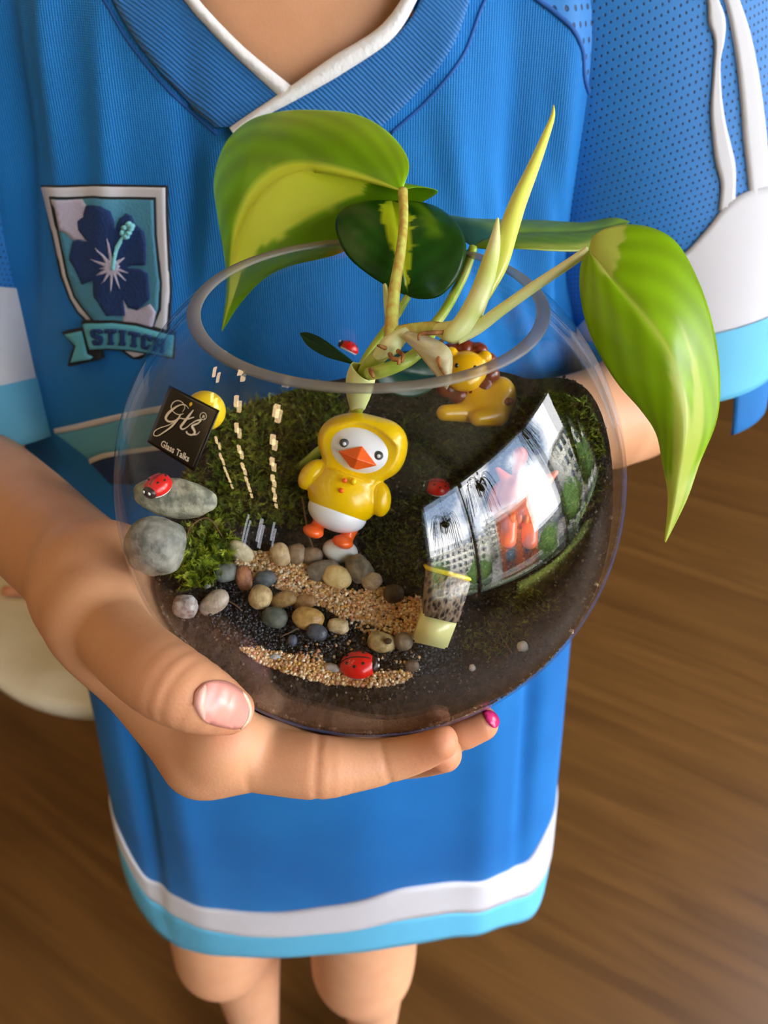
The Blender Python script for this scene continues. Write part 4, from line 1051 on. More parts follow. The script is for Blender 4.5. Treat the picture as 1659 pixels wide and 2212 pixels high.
sB = grains('sand', scatter(sandB, 2200, 2), (.00028, .0007), SANDC, M_sand, multi=1.2)
tag(sB, 'strip of tan sand along the front glass by the thumb', 'sand')
black = [(430, 1300), (500, 1235), (560, 1265), (640, 1320), (760, 1340), (900, 1390), (1000, 1400), (1000, 1450), (900, 1460), (800, 1420), (720, 1440), (640, 1410), (540, 1400), (470, 1365)]
o = grains('black_gravel', scatter(black, 3600, 3), (.0003, .0008), [lin(26, 27, 30), lin(38, 40, 44), lin(18, 18, 20), lin(52, 54, 58)], M_grav)
tag(o, 'fine shiny black gravel around the pebbles at the front of the bowl', 'gravel')
stray = [(660, 1370), (760, 1370), (900, 1385), (920, 1460), (760, 1470), (660, 1420)]
sC = grains('sand', scatter(stray, 110, 4), (.0003, .0007), SANDC, M_sand); tag(sC, 'loose tan sand grains strewn over the black gravel above the front ladybug', 'sand')
SOILC = [lin(44, 33, 25), lin(32, 23, 17), lin(66, 52, 42), lin(22, 16, 12), lin(104, 88, 74), lin(40, 28, 20)]
every = [(250, 1000), (300, 900), (700, 830), (1290, 900), (1350, 1050), (1330, 1250), (1200, 1420), (1000, 1500), (800, 1520), (560, 1470), (380, 1330), (290, 1200)]
o = grains('soil_crumbs', scatter(every, 8000, 5), (.0002, .0006), SOILC+[lin(104, 90, 74)], M_crumb, parent=soil)
# crumbs pressed against the glass wall, in a belt under the surface
mb = MB(); r = np.random.default_rng(9); Vs, Fs = ICO[1]
for k in range(11000):
    a = r.uniform(-2.75, -.05) if k % 5 else r.uniform(-3.1, .5); i = int((a % (2*np.pi))/(2*np.pi)*na) % na
    el = math.asin(np.clip(edge[i, 2]/np.linalg.norm(edge[i]), -1, 1)); d_ = abs(r.normal(0, .17))
    e_ = el-d_
    if e_ < -1.15: continue
    s_ = r.uniform(.0003, .0008)*(1-min(d_, .6)*.7); Rr = .0687
    p = BC+Rr*np.array([math.cos(e_)*math.cos(a), math.cos(e_)*math.sin(a), math.sin(e_)])
    A = np.linalg.qr(r.normal(size=(3, 3)))[0]; c = np.array(SOILC[r.integers(6)])*r.uniform(.7, 1.6) if r.random() > .10 else np.array(lin(176, 158, 136))*r.uniform(.6, 1.1)
    mb.add((Vs*(1+r.uniform(-.25, .25, (len(Vs), 1)))*s_)@A.T+p, None, Fs, np.clip(c, 0, 1))
o = mb.build('soil_crumbs', M_crumb, soil, False); o['kind'] = 'stuff'
# bits of white perlite
for i, (px, py, s_, lab) in enumerate(((1128, 1402, .0016, 'white perlite crumb on the soil right of the block house'), (448, 1268, .0010, 'small white perlite crumb behind the speckled pebble'), (1020, 1446, .0010, 'tiny white crumb in the dark soil below the block house'))):
    p = TF(px, py); V, Fc = ICO[2]; V = V*(1+.3*fnoise(V, 2.5, 40+i)[:, None])*s_+p+ZA*s_*.6
    tag(mesh_np('perlite_crumb', V, None, Fc, mat('perlite', S(196, 190, 180), .9), None), lab, 'crumb')

# moss: fronds with small leaflets
M_moss = mat('moss', (1, 1, 1, 1), .6, **{'Subsurface Weight': 0.0}); attr_col(M_moss)
def moss(name, polys, n, size, cols, seed, label, up=.5, leaflets=6, droop=.5, width=.22):
    r = np.random.default_rng(seed); mb = MB(); cols = np.array(cols)
    k = np.linspace(0, 1, leaflets+1)
    for poly, share in polys:
        for px, py in scatter(poly, int(n*share), seed+int(poly[0][0])):
            p = T(px, py)
            if p is None: continue
            nrm = TN(p); a = r.uniform(0, 6.283); L = r.uniform(*size)
            d = nrm*r.uniform(up, 1.2)+np.array([math.cos(a), math.sin(a), .1])*r.uniform(.1, 1.0)+np.array([0, -.25, 0]); d /= np.linalg.norm(d)
            sd = np.cross(d, r.normal(size=3)); sd /= np.linalg.norm(sd); bend = -ZA*droop*r.uniform(.3, 1)
            pts = p+np.outer(k*L, d)+np.outer(k*k*L*.6, bend)
            rr_ = np.linalg.norm(pts-BC, axis=1)/BR
            if rr_.max() > .955: pts = BC+(pts-BC)*np.minimum(1, .955/rr_)[:, None]
            c = cols[r.integers(len(cols))]*r.uniform(.7, 1.2)
            w_ = L*.028; V = []; Tt = []; cc_ = []
            ns_ = np.cross(sd, d)
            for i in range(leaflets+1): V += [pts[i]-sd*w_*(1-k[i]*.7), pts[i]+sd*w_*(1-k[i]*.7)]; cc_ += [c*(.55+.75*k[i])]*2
            for i in range(leaflets): b = 2*i; Tt += [(b, b+1, b+2), (b+1, b+3, b+2)]
            for i in range(leaflets):
                ll = L*width*(1-.65*k[i])*r.uniform(.7, 1.2)
                for s_ in (-1, 1):
                    b = len(V); q = pts[i]*.5+pts[min(i+1, leaflets)]*.5
                    tipp = q+sd*s_*ll+d*ll*.9+ns_*ll*r.uniform(-.4, .4)
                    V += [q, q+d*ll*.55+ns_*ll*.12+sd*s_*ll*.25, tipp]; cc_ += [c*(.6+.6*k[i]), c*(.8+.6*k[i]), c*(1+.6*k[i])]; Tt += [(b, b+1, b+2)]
            mb.add(V, None, Tt); mb.Cc.append(np.clip(np.array(cc_), 0, 1))
    o = mb.build(name, M_moss, None, False); return tag(o, label, 'moss', kind='stuff')
G1 = [lin(124, 146, 22), lin(96, 120, 22), lin(146, 164, 34), lin(78, 98, 22), lin(156, 158, 40)]
G2 = [lin(108, 110, 26), lin(86, 92, 22), lin(128, 122, 36), lin(70, 72, 18)]
G3 = [lin(112, 92, 34), lin(92, 80, 26), lin(128, 104, 44)]
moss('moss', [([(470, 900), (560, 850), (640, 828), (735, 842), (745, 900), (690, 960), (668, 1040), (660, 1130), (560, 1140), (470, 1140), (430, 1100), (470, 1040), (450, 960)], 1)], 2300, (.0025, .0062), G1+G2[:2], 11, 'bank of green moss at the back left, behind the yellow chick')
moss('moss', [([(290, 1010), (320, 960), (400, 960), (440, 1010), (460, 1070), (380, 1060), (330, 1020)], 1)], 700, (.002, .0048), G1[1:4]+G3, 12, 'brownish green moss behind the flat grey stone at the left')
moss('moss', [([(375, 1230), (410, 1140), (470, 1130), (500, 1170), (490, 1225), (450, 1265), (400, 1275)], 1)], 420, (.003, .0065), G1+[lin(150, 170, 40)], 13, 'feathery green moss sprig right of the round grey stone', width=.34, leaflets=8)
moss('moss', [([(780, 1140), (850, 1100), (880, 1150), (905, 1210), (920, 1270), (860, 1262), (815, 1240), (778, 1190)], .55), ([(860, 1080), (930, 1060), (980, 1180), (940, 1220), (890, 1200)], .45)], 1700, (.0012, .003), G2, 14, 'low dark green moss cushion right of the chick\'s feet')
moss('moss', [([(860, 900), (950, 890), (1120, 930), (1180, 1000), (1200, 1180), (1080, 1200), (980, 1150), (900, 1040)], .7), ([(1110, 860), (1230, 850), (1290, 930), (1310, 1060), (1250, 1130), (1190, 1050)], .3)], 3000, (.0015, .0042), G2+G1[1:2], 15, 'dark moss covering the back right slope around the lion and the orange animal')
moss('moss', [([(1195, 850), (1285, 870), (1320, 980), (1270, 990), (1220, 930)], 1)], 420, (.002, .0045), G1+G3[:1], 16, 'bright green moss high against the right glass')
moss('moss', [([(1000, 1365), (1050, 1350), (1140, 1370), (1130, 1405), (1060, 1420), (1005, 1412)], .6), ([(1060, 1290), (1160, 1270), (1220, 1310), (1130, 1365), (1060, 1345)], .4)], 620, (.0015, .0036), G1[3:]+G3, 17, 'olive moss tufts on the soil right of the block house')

# dry stalks and root hairs
M_stalk = mat('dry_stalk', S(122, 92, 62), .7); M_hairr = mat('root_hair', S(120, 98, 66), .8)
def along(pts, lifts):
    return [TF(*p)+ZA*l for p, l in zip(pts, lifts)]
for lab, pts, lf, rd in (('arched dry brown stalk over the moss sprig at the left', [(402, 1182), (418, 1158), (452, 1146), (480, 1170), (490, 1186)], [.001, .004, .005, .003, .001], .00022),
                         ('thin brown twig leaning left of the chick\'s foot', [(656, 1105), (662, 1140), (668, 1170), (678, 1196)], [.006, .004, .003, .0015], .00034),
                         ('short dry stalk lying by the taupe pebble', [(488, 1300), (508, 1312), (524, 1324)], [.001, .0012, .001], .0002),
                         ('fine pale root hair across the black gravel', [(605, 1382), (640, 1368), (668, 1352)], [.001, .0016, .001], .00014),
                         ('thin dry stem in the soil right of the block house', [(1085, 1385), (1095, 1402), (1106, 1416)], [.001, .0014, .0008], .00018)):
    tag(tube('dry_stalk', along(pts, lf), [rd]*len(pts), M_stalk, None, 24, 6), lab, 'stalk')

# ------------------------------------------------------------------ stones and pebbles
SCR, SCU = RGT, UPV
def stone_mat(name, c1, c2, rough=.5, sc=160, bmp=.25):
    m = mat(name, S(*c1), rough); noise_col(m, S(*c1), S(*c2), sc, 8, .36, .64); bump(m, 1100, bmp, .0006); return m
def pebble(name, px, py, w, h, rot, m, label, cat='pebble', group=None, seed=0, depth=.75, dist=None, rough=.10, lift=.35, sub=4, power=2.3, p=None):
    """a rounded stone of w x h pixels, turned by rot degrees, resting on the soil"""
    if p is None: p = TF(px, py+h*.25)
    dep = (p-CAM)@FWD; c = P(px, py, dep-h*.2*dep/F_PX) if dist is None else P(px, py, dist)
    dep = (c-CAM)@FWD; a, b = w/2*dep/F_PX, h/2*dep/F_PX; th_ = math.radians(rot)
    X = RGT*math.cos(th_)-UPV*math.sin(th_); Yy = RGT*math.sin(th_)+UPV*math.cos(th_); Zz = -FWD
    Vs, Fs = ICO[sub]; V = Vs/(np.sum(np.abs(Vs)**power, 1)**(1/power))[:, None]
    V = V*(1+rough*fnoise(Vs, 1.3, seed)+rough*.5*fnoise(Vs, 2.7, seed+5))[:, None]
    V = c+np.outer(V[:, 0]*a, X)+np.outer(V[:, 1]*b, Yy)+np.outer(V[:, 2]*min(a, b)*depth, Zz)
    return tag(mesh_np(name, V, None, Fs, m, None), label, cat, group)
m_gs = stone_mat('grey_stone', (104, 106, 98), (160, 158, 146), .6, 330, .5); m_fs = stone_mat('flat_stone', (112, 114, 98), (176, 174, 150), .5, 360, .5)
big = pebble('stone', 336, 1179, 122, 128, 12, m_gs, 'big round grey stone against the left glass, under the flat one', 'stone', None, 3, .8, .1955, .10, power=2.6)
flat_ = pebble('stone', 380, 1076, 176, 84, 9, m_fs, 'flat pale grey stone slab carrying a ladybug at the left', 'stone', None, 8, .55, .1985, .12, power=2.2)
PE = [
 (400, 1310, 57, 52, 0, (196, 190, 186), (120, 104, 96), 'white pebble with brown speckles at the front left', .12),
 (463, 1302, 70, 46, -38, (150, 134, 116), (186, 170, 150), 'smooth taupe oval pebble beside the white speckled one', .06),
 (520, 1191, 62, 37, 38, (196, 180, 140), (224, 212, 176), 'cream pebble with fine grooves at the top left of the sand', .08),
 (606, 1198, 44, 54, -25, (176, 146, 100), (212, 184, 140), 'glossy tan pebble standing at the top of the sand path', .05),
 (641, 1197, 40, 46, 0, (126, 102, 78), (152, 128, 100), 'dull brown pebble right of the glossy tan one', .08),
 (674, 1201, 46, 40, 0, (112, 88, 64), (140, 114, 86), 'round brown pebble left of the white egg', .06),
 (700, 1232, 74, 46, -10, (100, 90, 76), (130, 118, 100), 'grey brown rock under the left of the white egg', .12),
 (776, 1228, 54, 66, -35, (92, 82, 66), (134, 118, 92), 'speckled brown rock at the right of the white egg', .14),
 (728, 1246, 66, 50, 28, (204, 172, 104), (228, 202, 144), 'yellow cream pebble just below the white egg', .10),
 (803, 1255, 46, 38, -12, (160, 136, 104), (186, 164, 132), 'tan pebble right of the yellow cream one', .07),
 (489, 1237, 58, 40, -12, (104, 110, 106), (132, 138, 132), 'angular slate grey pebble below the moss sprig', .16),
 (527, 1250, 36, 58, -12, (136, 84, 56), (176, 120, 84), 'rough reddish brown pebble left of the sand path', .14),
 (572, 1250, 48, 36, -15, (72, 80, 84), (100, 106, 108), 'blue grey pebble half sunk in the sand', .1),
 (562, 1290, 50, 54, 20, (158, 130, 84), (196, 172, 122), 'round olive tan pebble in the middle of the pebble row', .05),
 (612, 1296, 62, 36, -18, (128, 94, 46), (164, 130, 78), 'olive brown oval pebble right of the round tan one', .06),
 (657, 1300, 54, 32, -8, (138, 98, 54), (168, 126, 76), 'ochre brown pebble half buried in the sand', .08),
 (593, 1334, 58, 44, 14, (62, 70, 62), (92, 98, 86), 'dark green grey pebble on the black gravel', .12),
 (665, 1336, 70, 50, 12, (156, 118, 56), (198, 160, 96), 'amber pebble, largest of the pebble row', .07),
 (684, 1366, 48, 36, 22, (50, 56, 66), (82, 88, 98), 'dark blue grey pebble leaning on the amber one', .08),
 (731, 1353, 46, 34, 8, (176, 152, 108), (212, 190, 148), 'rough cream pebble right of the dark blue one', .16),
 (825, 1388, 66, 46, 14, (140, 116, 70), (190, 166, 112), 'olive tan pebble with a small dark hollow above the front ladybug', .07),
 (850, 1282, 46, 40, -20, (60, 46, 28), (86, 68, 42), 'dark brown pebble at the right edge of the sand', .1),
 (632, 1384, 20, 26, 0, (54, 62, 80), (80, 88, 104), 'tiny dark blue pebble on the black gravel', .1),
 (718, 1443, 32, 20, 24, (150, 142, 134), (196, 188, 180), 'small white grey chip left of the front ladybug', .14),
 (872, 1386, 40, 40, 0, (110, 92, 70), (140, 120, 94), 'dull tan pebble beside the foot of the block house', .08),
 (890, 1438, 32, 26, 0, (84, 66, 48), (112, 90, 68), 'brown pebble sunk in the soil at the front right', .1),
 (594, 1420, 26, 14, 0, (150, 156, 162), (186, 190, 192), 'pale blue chip in the front sand strip', .12),
]
for i, (px, py, w, h, rot, c1_, c2_, lab, rg) in enumerate(PE):
    m = stone_mat('pebble_%s' % ('a' if i < 0 else 'stone'), c1_, c2_, .38 if 'glossy' in lab or 'amber' in lab or 'smooth' in lab else .55, 520, .45)
    o = pebble('pebble', px, py, w, h, rot, m, lab, 'pebble', None, 20+i*3, .8, None, rg, sub=3)
    if 'hollow' in lab:
        Vs, Fs = ICO[2]; dep = (TF(px, py+10)-CAM)@FWD-.0048
        V = P(838, 1385, dep)+np.outer(Vs[:, 0]*.0011, RGT)+np.outer(Vs[:, 1]*.0009, UPV)+np.outer(Vs[:, 2]*.0012, FWD)
        mesh_np('hollow', V, None, Fs, mat('pebble_hollow', S(66, 48, 26), .9), o)
M_egg = mat('egg_shell', S(222, 224, 216), .35, **{'Subsurface Weight': .1, 'Subsurface Scale': .002}); noise_col(M_egg, S(208, 210, 200), S(232, 234, 228), 60)
pebble('egg', 735, 1190, 78, 54, 14, M_egg, 'small white egg at the chick\'s feet', 'egg', None, 1, .85, None, .012, power=2.0)
# ------------------------------------------------------------------ little figures in the bowl
def view_frame(px, py, depth, roll=0.0, tilt=0.0, yaw=0.0):
    """a figure's own frame: x to the right, y up, z towards the viewer, then rolled / tilted / yawed"""
    X, Yv, Zv = RGT, UPV, -FWD
    R = np.stack([X, Yv, Zv], 1)
    c, s_ = math.cos(math.radians(roll)), math.sin(math.radians(roll)); Rr = np.array([[c, s_, 0], [-s_, c, 0], [0, 0, 1]])
    c, s_ = math.cos(math.radians(tilt)), math.sin(math.radians(tilt)); Rt = np.array([[1, 0, 0], [0, c, -s_], [0, s_, c]])
    c, s_ = math.cos(math.radians(yaw)), math.sin(math.radians(yaw)); Ry = np.array([[c, 0, s_], [0, 1, 0], [-s_, 0, c]])
    return P(px, py, depth), R@Rr@Rt@Ry, depth/F_PX
def blob(name, f, lo, hi, h, fr, m, parent):
    """implicit shape in pixel-sized units of a figure's frame"""
    V, q = sdf_mesh(f, lo, hi, h); return mesh_np(name, fr[0]+(V*fr[2])@fr[1].T, q, None, m, parent)
def plastic(name, c, **kw): return mat(name, S(*c), .28, **{'Subsurface Weight': .12, 'Subsurface Scale': .003, 'Coat Weight': .2, **kw})
M_yel = plastic('yellow_vinyl', (246, 202, 0)); M_wht = plastic('white_vinyl', (236, 236, 238)); M_org = plastic('orange_vinyl', (244, 98, 26)); M_ey = mat('eye_print', S(62, 66, 68), .4)
# chick in a yellow raincoat: origin in the middle of its chest
pf = TF(725, 1178); dch = (pf-CAM)@FWD-.006
fr = view_frame(752, 1040, dch, 20, 8)
chick = empty('chick_figurine', 'toy chick in a yellow hooded raincoat standing in the middle of the bowl', 'toy', None, tuple(pf))
def coat(Q):
    d = ell(Q, (2, 78, -8), (97, 70, 62)); d = smin(d, ell(Q, (46, 112, -8), (44, 40, 42)), 26); d = smin(d, ell(Q, (0, 118, -14), (46, 24, 44)), 20)
    d = smin(d, ell(Q, (0, 30, -10), (62, 40, 50)), 22)
    b = ell(Q, (0, -30, -6), (80, 66, 62)); d = smin(d, b, 20)
    d = smax(d, -(Q[:, 1]+80-.04*Q[:, 0]), 4)
    for s_ in (-1, 1): d = smin(d, ell(Q, (s_*78, -12, 4), (24, 38, 26), [[math.cos(.35*s_), -math.sin(.35*s_), 0], [math.sin(.35*s_), math.cos(.35*s_), 0], [0, 0, 1]]), 5)
    # the face opening: a rounded four-sided hollow
    x, y = Q[:, 0], Q[:, 1]-76
    g = smax(smax(np.abs(x*.96+y*.16)/76, np.abs(y+2)/54, .2), smax((x*.5+y)/66, (-x*.62+y)/62, .2), .2); g = (g-1.03)*42
    hole = smax(g, -(Q[:, 2]-26), 6); return smax(d, -hole, 7)
blob('raincoat', coat, (-130, -110, -90), (130, 172, 80), 2.6, fr, M_yel, chick)
def face(Q):
    d = ell(Q, (2, 74, -4), (82, 60, 46)); return smin(d, ell(Q, (2, 66, 12), (50, 34, 34)), 14)
blob('face', face, (-100, -5, -65), (105, 150, 70), 2.6, fr, M_wht, chick)
def belly(Q): return ell(Q, (0, -72, -4), (66, 42, 54))
blob('belly', belly, (-80, -115, -70), (80, -5, 60), 3, fr, M_wht, chick)
def beak(Q):
    d = np.abs(Q-np.array([6, 58, 50])); d = (d[:, 0]/37+d[:, 1]/22+d[:, 2]/16-1)*11; return d-3+.02*np.abs(Q[:, 0])
blob('beak', beak, (-55, 35, 20), (55, 105, 90), 1.6, fr, M_org, chick)
def part_ico(name, c, r, fr, m, parent, sub=3):
    V, Fc = ICO[sub]; return mesh_np(name, fr[0]+((V*np.array(r)+np.array(c))*fr[2])@fr[1].T, None, Fc, m, parent)
for s_ in (-1, 1):
    z = 41 if s_ < 0 else 38
    e = part_ico('eye', (s_*38+6, 78, z), (10.5, 9.5, 5), fr, M_ey, chick); part_ico('pupil', (s_*38+7, 77, z+4.5), (4, 4, 2), fr, M_wht, e, 2)
for y in (6, -16): part_ico('button', (-4, y, 57 if y > 0 else 58), (5.5, 5.5, 4), fr, M_org, chick, 2)
part_ico('toggle', (14, 10, 55), (7, 8, 6), fr, M_yel, chick, 2)
for s_ in (-1, 1):
    def foot(Q): 
        c = s_*34+6
        return smin(rcone(Q, (c, -92, -4), (c-2, -122, 0), 17, 14), ell(Q, (c-6, -126, 16), (23, 14, 26)), 8)
    blob('foot', foot, (s_*34-45, -150, -40), (s_*34+55, -70, 55), 2.4, fr, M_org, chick)

# lion lying at the back right
M_lion = plastic('lion_yellow', (244, 184, 12)); M_mane = plastic('mane_brown', (126, 48, 22)); M_blk = mat('black_paint', S(16, 12, 10), .3)
pl_ = TF(1035, 905); fr = view_frame(1005, 800, (pl_-CAM)@FWD-.008, 6, 6)
lion = empty('lion_figurine', 'yellow toy lion with a brown mane lying at the back right of the bowl', 'toy', None, tuple(pl_))
def lbody(Q):
    d = ell(Q, (44, -62, -22), (70, 50, 46), [[.9, .43, 0], [-.43, .9, 0], [0, 0, 1]]); d = smin(d, ell(Q, (82, -50, -12), (36, 46, 40)), 12)
    d = smin(d, rcone(Q, (20, -88, 0), (-36, -96, 22), 22, 17), 10); return smin(d, rcone(Q, (80, -86, 6), (36, -100, 26), 26, 17), 8)
blob('body', lbody, (-80, -140, -90), (140, 25, 70), 3, fr, M_lion, lion)
def mane(Q):
    d = None
    for k in range(11):
        a = k*6.283/11; e = ell(Q, (52*math.cos(a), 50*math.sin(a)-4, -4), (24, 22, 24)); d = e if d is None else smin(d, e, 5)
    return smin(d, ell(Q, (0, -4, -12), (50, 48, 26)), 6)
blob('mane', mane, (-90, -90, -50), (90, 85, 40), 2.8, fr, M_mane, lion)
def lhead(Q):
    d = ell(Q, (0, 0, 16), (45, 40, 34)); d = smin(d, ell(Q, (-4, -24, 34), (36, 24, 24)), 10)
    for s_ in (-1, 1): d = smin(d, ell(Q, (s_*36, 30, 22), (15, 14, 10)), 4)
    return d
blob('head', lhead, (-70, -65, -30), (70, 65, 75), 2.4, fr, M_lion, lion)
for s_ in (-1, 1): part_ico('eye', (s_*19-4, 4, 46), (4.5, 5, 4), fr, M_blk, lion, 2)
part_ico('nose', (-4, -14, 58), (8, 6, 5), fr, M_mane, lion, 2); part_ico('tail_tuft', (98, -58, 24), (11, 9, 9), fr, M_mane, lion, 3)

# orange pink animal with pricked ears
M_pig = plastic('peach_vinyl', (250, 120, 76)); M_pigo = plastic('orange_toes', (244, 120, 48))
pp_ = TF(1130, 1165); fr = view_frame(1130, 1070, (pp_-CAM)@FWD-.006, 3, 10)
pig = empty('animal_figurine', 'peach orange toy animal with two pricked ears at the right of the bowl', 'toy', None, tuple(pp_))
def pbody(Q):
    d = ell(Q, (0, 0, 18), (56, 50, 44)); d = smin(d, ell(Q, (0, -22, 44), (38, 26, 26)), 14)
    for s_ in (-1, 1):
        d = smin(d, rcone(Q, (s_*30, 22, 14), (s_*62, 56, 20), 19, 5), 8)
    d = smin(d, ell(Q, (-4, -20, -34), (66, 58, 50)), 12)
    for x in (-26, 20): d = smin(d, rcone(Q, (x, -50, 0), (x, -98, 14), 18, 17), 8)
    return d
blob('body', pbody, (-100, -135, -100), (100, 80, 90), 2.8, fr, M_pig, pig)
def ptail(Q): return smin(rcone(Q, (-6, 38, -50), (-6, 74, -40), 13, 14), ell(Q, (-6, 84, -38), (16, 18, 16)), 6)
blob('tail', ptail, (-40, 20, -80), (30, 115, -10), 2.4, fr, M_pig, pig)
for s_ in (-1, 1): part_ico('eye', (s_*24, -6, 58), (6.5, 4.5, 4), fr, mat('pale_blue_eye', S(140, 150, 172), .3), pig, 2)
for i in range(5): part_ico('toe', (-28+13*i, -40, 66-abs(i-2)*2), (6.5, 11, 7), fr, M_pigo, pig, 2)

# yellow ball half hidden by the label
M_ylb = plastic('yellow_ball', (240, 204, 30)); V, Fc = ICO[4]
db_ = (TF(446, 934)-CAM)@FWD; pb = P(444, 887, db_); o = mesh_np('yellow_ball', V*(43*db_/F_PX)+pb, None, Fc, M_ylb, None); tag(o, 'small yellow ball half hidden behind the black label', 'ball')

# ladybugs
M_red = plastic('ladybug_red', (222, 22, 18)); M_lbw = plastic('ladybug_white', (238, 234, 230)); M_lbk = mat('ladybug_black', S(40, 16, 14), .35)
def ladybug(c, size, R, label, flip=False):
    """half dome with head; R: columns = right, forward (head), up"""
    e = empty('ladybug', label, 'ladybug', 'wooden ladybugs in the terrarium', tuple(c))
    V, Fc = ICO[4]
    def put(nm, W, m, par, F_=Fc): return mesh_np(nm, c+(W*size)@R.T, None, F_, m, par)
    D = V*np.array([.82, 1.0, .72]); D[:, 2] = np.maximum(D[:, 2], -.12)
    put('shell', D+[0, 0, .2], M_red, e)
    B = V*np.array([.78, .94, .3]); B[:, 2] = np.maximum(B[:, 2], -.12); put('underside', B+[0, 0, .05], M_lbw, e)
    H = V*np.array([.50, .34, .42])+[0, .78, .28]; h = put('head', H, M_lbk, e)
    for s_ in (-1, 1): put('eye', ICO[2][0]*np.array([.10, .07, .12])+[s_*.2, 1.05, .46], M_lbw, h, ICO[2][1])
    def on(x, y, k=1.015): return np.array([x, y, .2+.72*math.sqrt(max(1-(x/.82)**2-y*y, 0))])*np.array([1, 1, 1])
    for x, y in ((-.35, .25), (.35, .25), (-.5, -.2), (.5, -.2), (-.25, -.6), (.25, -.6)):
        put('spot', ICO[2][0]*np.array([.10, .10, .05])+on(x, y), M_lbk, e, ICO[2][1])
    ln = np.array([on(0, y) for y in np.linspace(-.97, .6, 20)]); Q, q, t_ = tube_v(ln, .035, 6)
    mesh_np('stripe', c+(Q*size)@R.T, q, t_, M_lbk, e)
    return e
def fl(deg, up):   # frame from an in-picture heading of the head (degrees, 0 = right, 90 = up) and an up vector
    up = np.asarray(up, float); up = up/np.linalg.norm(up)
    f_ = RGT*math.cos(math.radians(deg))+UPV*math.sin(math.radians(deg)); f_ = f_-up*(f_@up); f_ /= np.linalg.norm(f_)
    return np.stack([np.cross(f_, up), f_, up], 1)
upt = UPV*.55-FWD*.85
# on the slab: stand on its surface
def hit_obj(o, px, py):
    me = o.data; b = BVHTree.FromPolygons([tuple(v.co) for v in me.vertices], [tuple(p.vertices) for p in me.polygons])
    r_ = b.ray_cast(Vector(CAM), Vector(ray(px, py)).normalized()); return np.array(r_[0]), np.array(r_[1])
p, n = hit_obj(flat_, 345, 1056); ladybug(p+n*.0003-FWD*.0006, .0041, fl(-108, UPV*.75-FWD*.7), 'red ladybug on the flat grey stone at the left')
p = TF(775, 1445); ladybug(p+ZA*.0004, .0052, fl(0, UPV*.72-FWD*.6), 'red ladybug at the front of the bowl, lying on the black gravel')
p = TF(945, 1062); ladybug(p+ZA*.0008, .0041, fl(165, UPV*.7-FWD*.7), 'red ladybug on the dark moss right of the chick')
pw = HP(751, 757, -.0034, 1); nw = (BC-pw)/np.linalg.norm(BC-pw); ladybug(pw, .0036, fl(200, UPV*.85+RGT*.45-FWD*.2), 'red and white ladybug against the back glass beside the small dark leaf')

# block house: bark textured roof block on a pale yellow foot
M_bark = mat('bark_paint', S(120, 104, 88), .35, **{'Coat Weight': .3}); M_paley = plastic('pale_yellow_resin', (228, 222, 148)); M_rimy = plastic('yellow_rim', (240, 208, 10))
t = M_bark.node_tree; a_ = N(t, 'ShaderNodeAttribute'); a_.attribute_name = 'suv'; nz_ = N(t, 'ShaderNodeTexVoronoi', Scale=1.0); nz_.feature = 'F1'
mp = N(t, 'ShaderNodeMapping'); mp.inputs['Scale'].default_value = (13, 6, 1); t.links.new(a_.outputs['Vector'], mp.inputs[0])
nn_ = N(t, 'ShaderNodeTexNoise', Scale=9.0); t.links.new(a_.outputs['Vector'], nn_.inputs['Vector'])
vv_ = N(t, 'ShaderNodeVectorMath', operation='ADD'); t.links.new(mp.outputs[0], vv_.inputs[0]); t.links.new(nn_.outputs['Color'], vv_.inputs[1]); t.links.new(vv_.outputs[0], nz_.inputs['Vector'])
rp = N(t, 'ShaderNodeValToRGB'); rp.color_ramp.elements[0].position = .25; rp.color_ramp.elements[0].color = S(62, 52, 48); rp.color_ramp.elements[1].position = .6; rp.color_ramp.elements[1].color = S(150, 130, 108)
t.links.new(nz_.outputs['Distance'], rp.inputs[0]); t.links.new(rp.outputs[0], t.nodes['Principled BSDF'].inputs['Base Color'])
bn = N(t, 'ShaderNodeBump', Strength=.6, Distance=.0006); t.links.new(nz_.outputs['Distance'], bn.inputs['Height']); t.links.new(bn.outputs[0], t.nodes['Principled BSDF'].inputs['Normal'])
ph_ = TF(930, 1400); dh = (ph_-CAM)@FWD-.002
house = empty('block_house', 'tilted miniature block with bark textured top, yellow rim and pale yellow foot', 'miniature', None, tuple(ph_))
def slab(name, corners, thick, m, parent, nn=10, bulge=.0, back=0.0, rnd=.0006):
    """a thick four-cornered block facing the viewer; corners (px, py, depth)"""
    c = [P(*k) for k in corners]; bm = bmesh.new(); 
    n_ = np.cross(c[1]-c[0], c[3]-c[0]); n_ /= np.linalg.norm(n_); n_ = n_ if n_@FWD > 0 else -n_
    fv = [bm.verts.new(k+n_*back) for k in c]; bv = [bm.verts.new(k+n_*(thick+back)) for k in c]
    bm.faces.new(fv); bm.faces.new(bv[::-1])
    for i in range(4): bm.faces.new((fv[i], bv[i], bv[(i+1) % 4], fv[(i+1) % 4]))
    bmesh.ops.recalc_face_normals(bm, faces=bm.faces[:]); bmesh.ops.bevel(bm, geom=bm.edges[:]+bm.verts[:], offset=rnd, segments=3, affect='EDGES')
    bmesh.ops.triangulate(bm, faces=[f for f in bm.faces if len(f.verts) > 4])
    me = bpy.data.meshes.new(name); bm.to_mesh(me); bm.free(); me.materials.append(m)
    for p_ in me.polygons: p_.use_smooth = True
    o = bpy.data.objects.new(name, me); C.objects.link(o); set_parent(o, parent)
    ex, ey = c[1]-c[0], c[3]-c[0]; uv = [(((np.array(v.co)-c[0])@ex)/(ex@ex), ((np.array(v.co)-c[0])@ey)/(ey@ey)) for v in me.vertices]; add_suv(o, np.array(uv)); return o
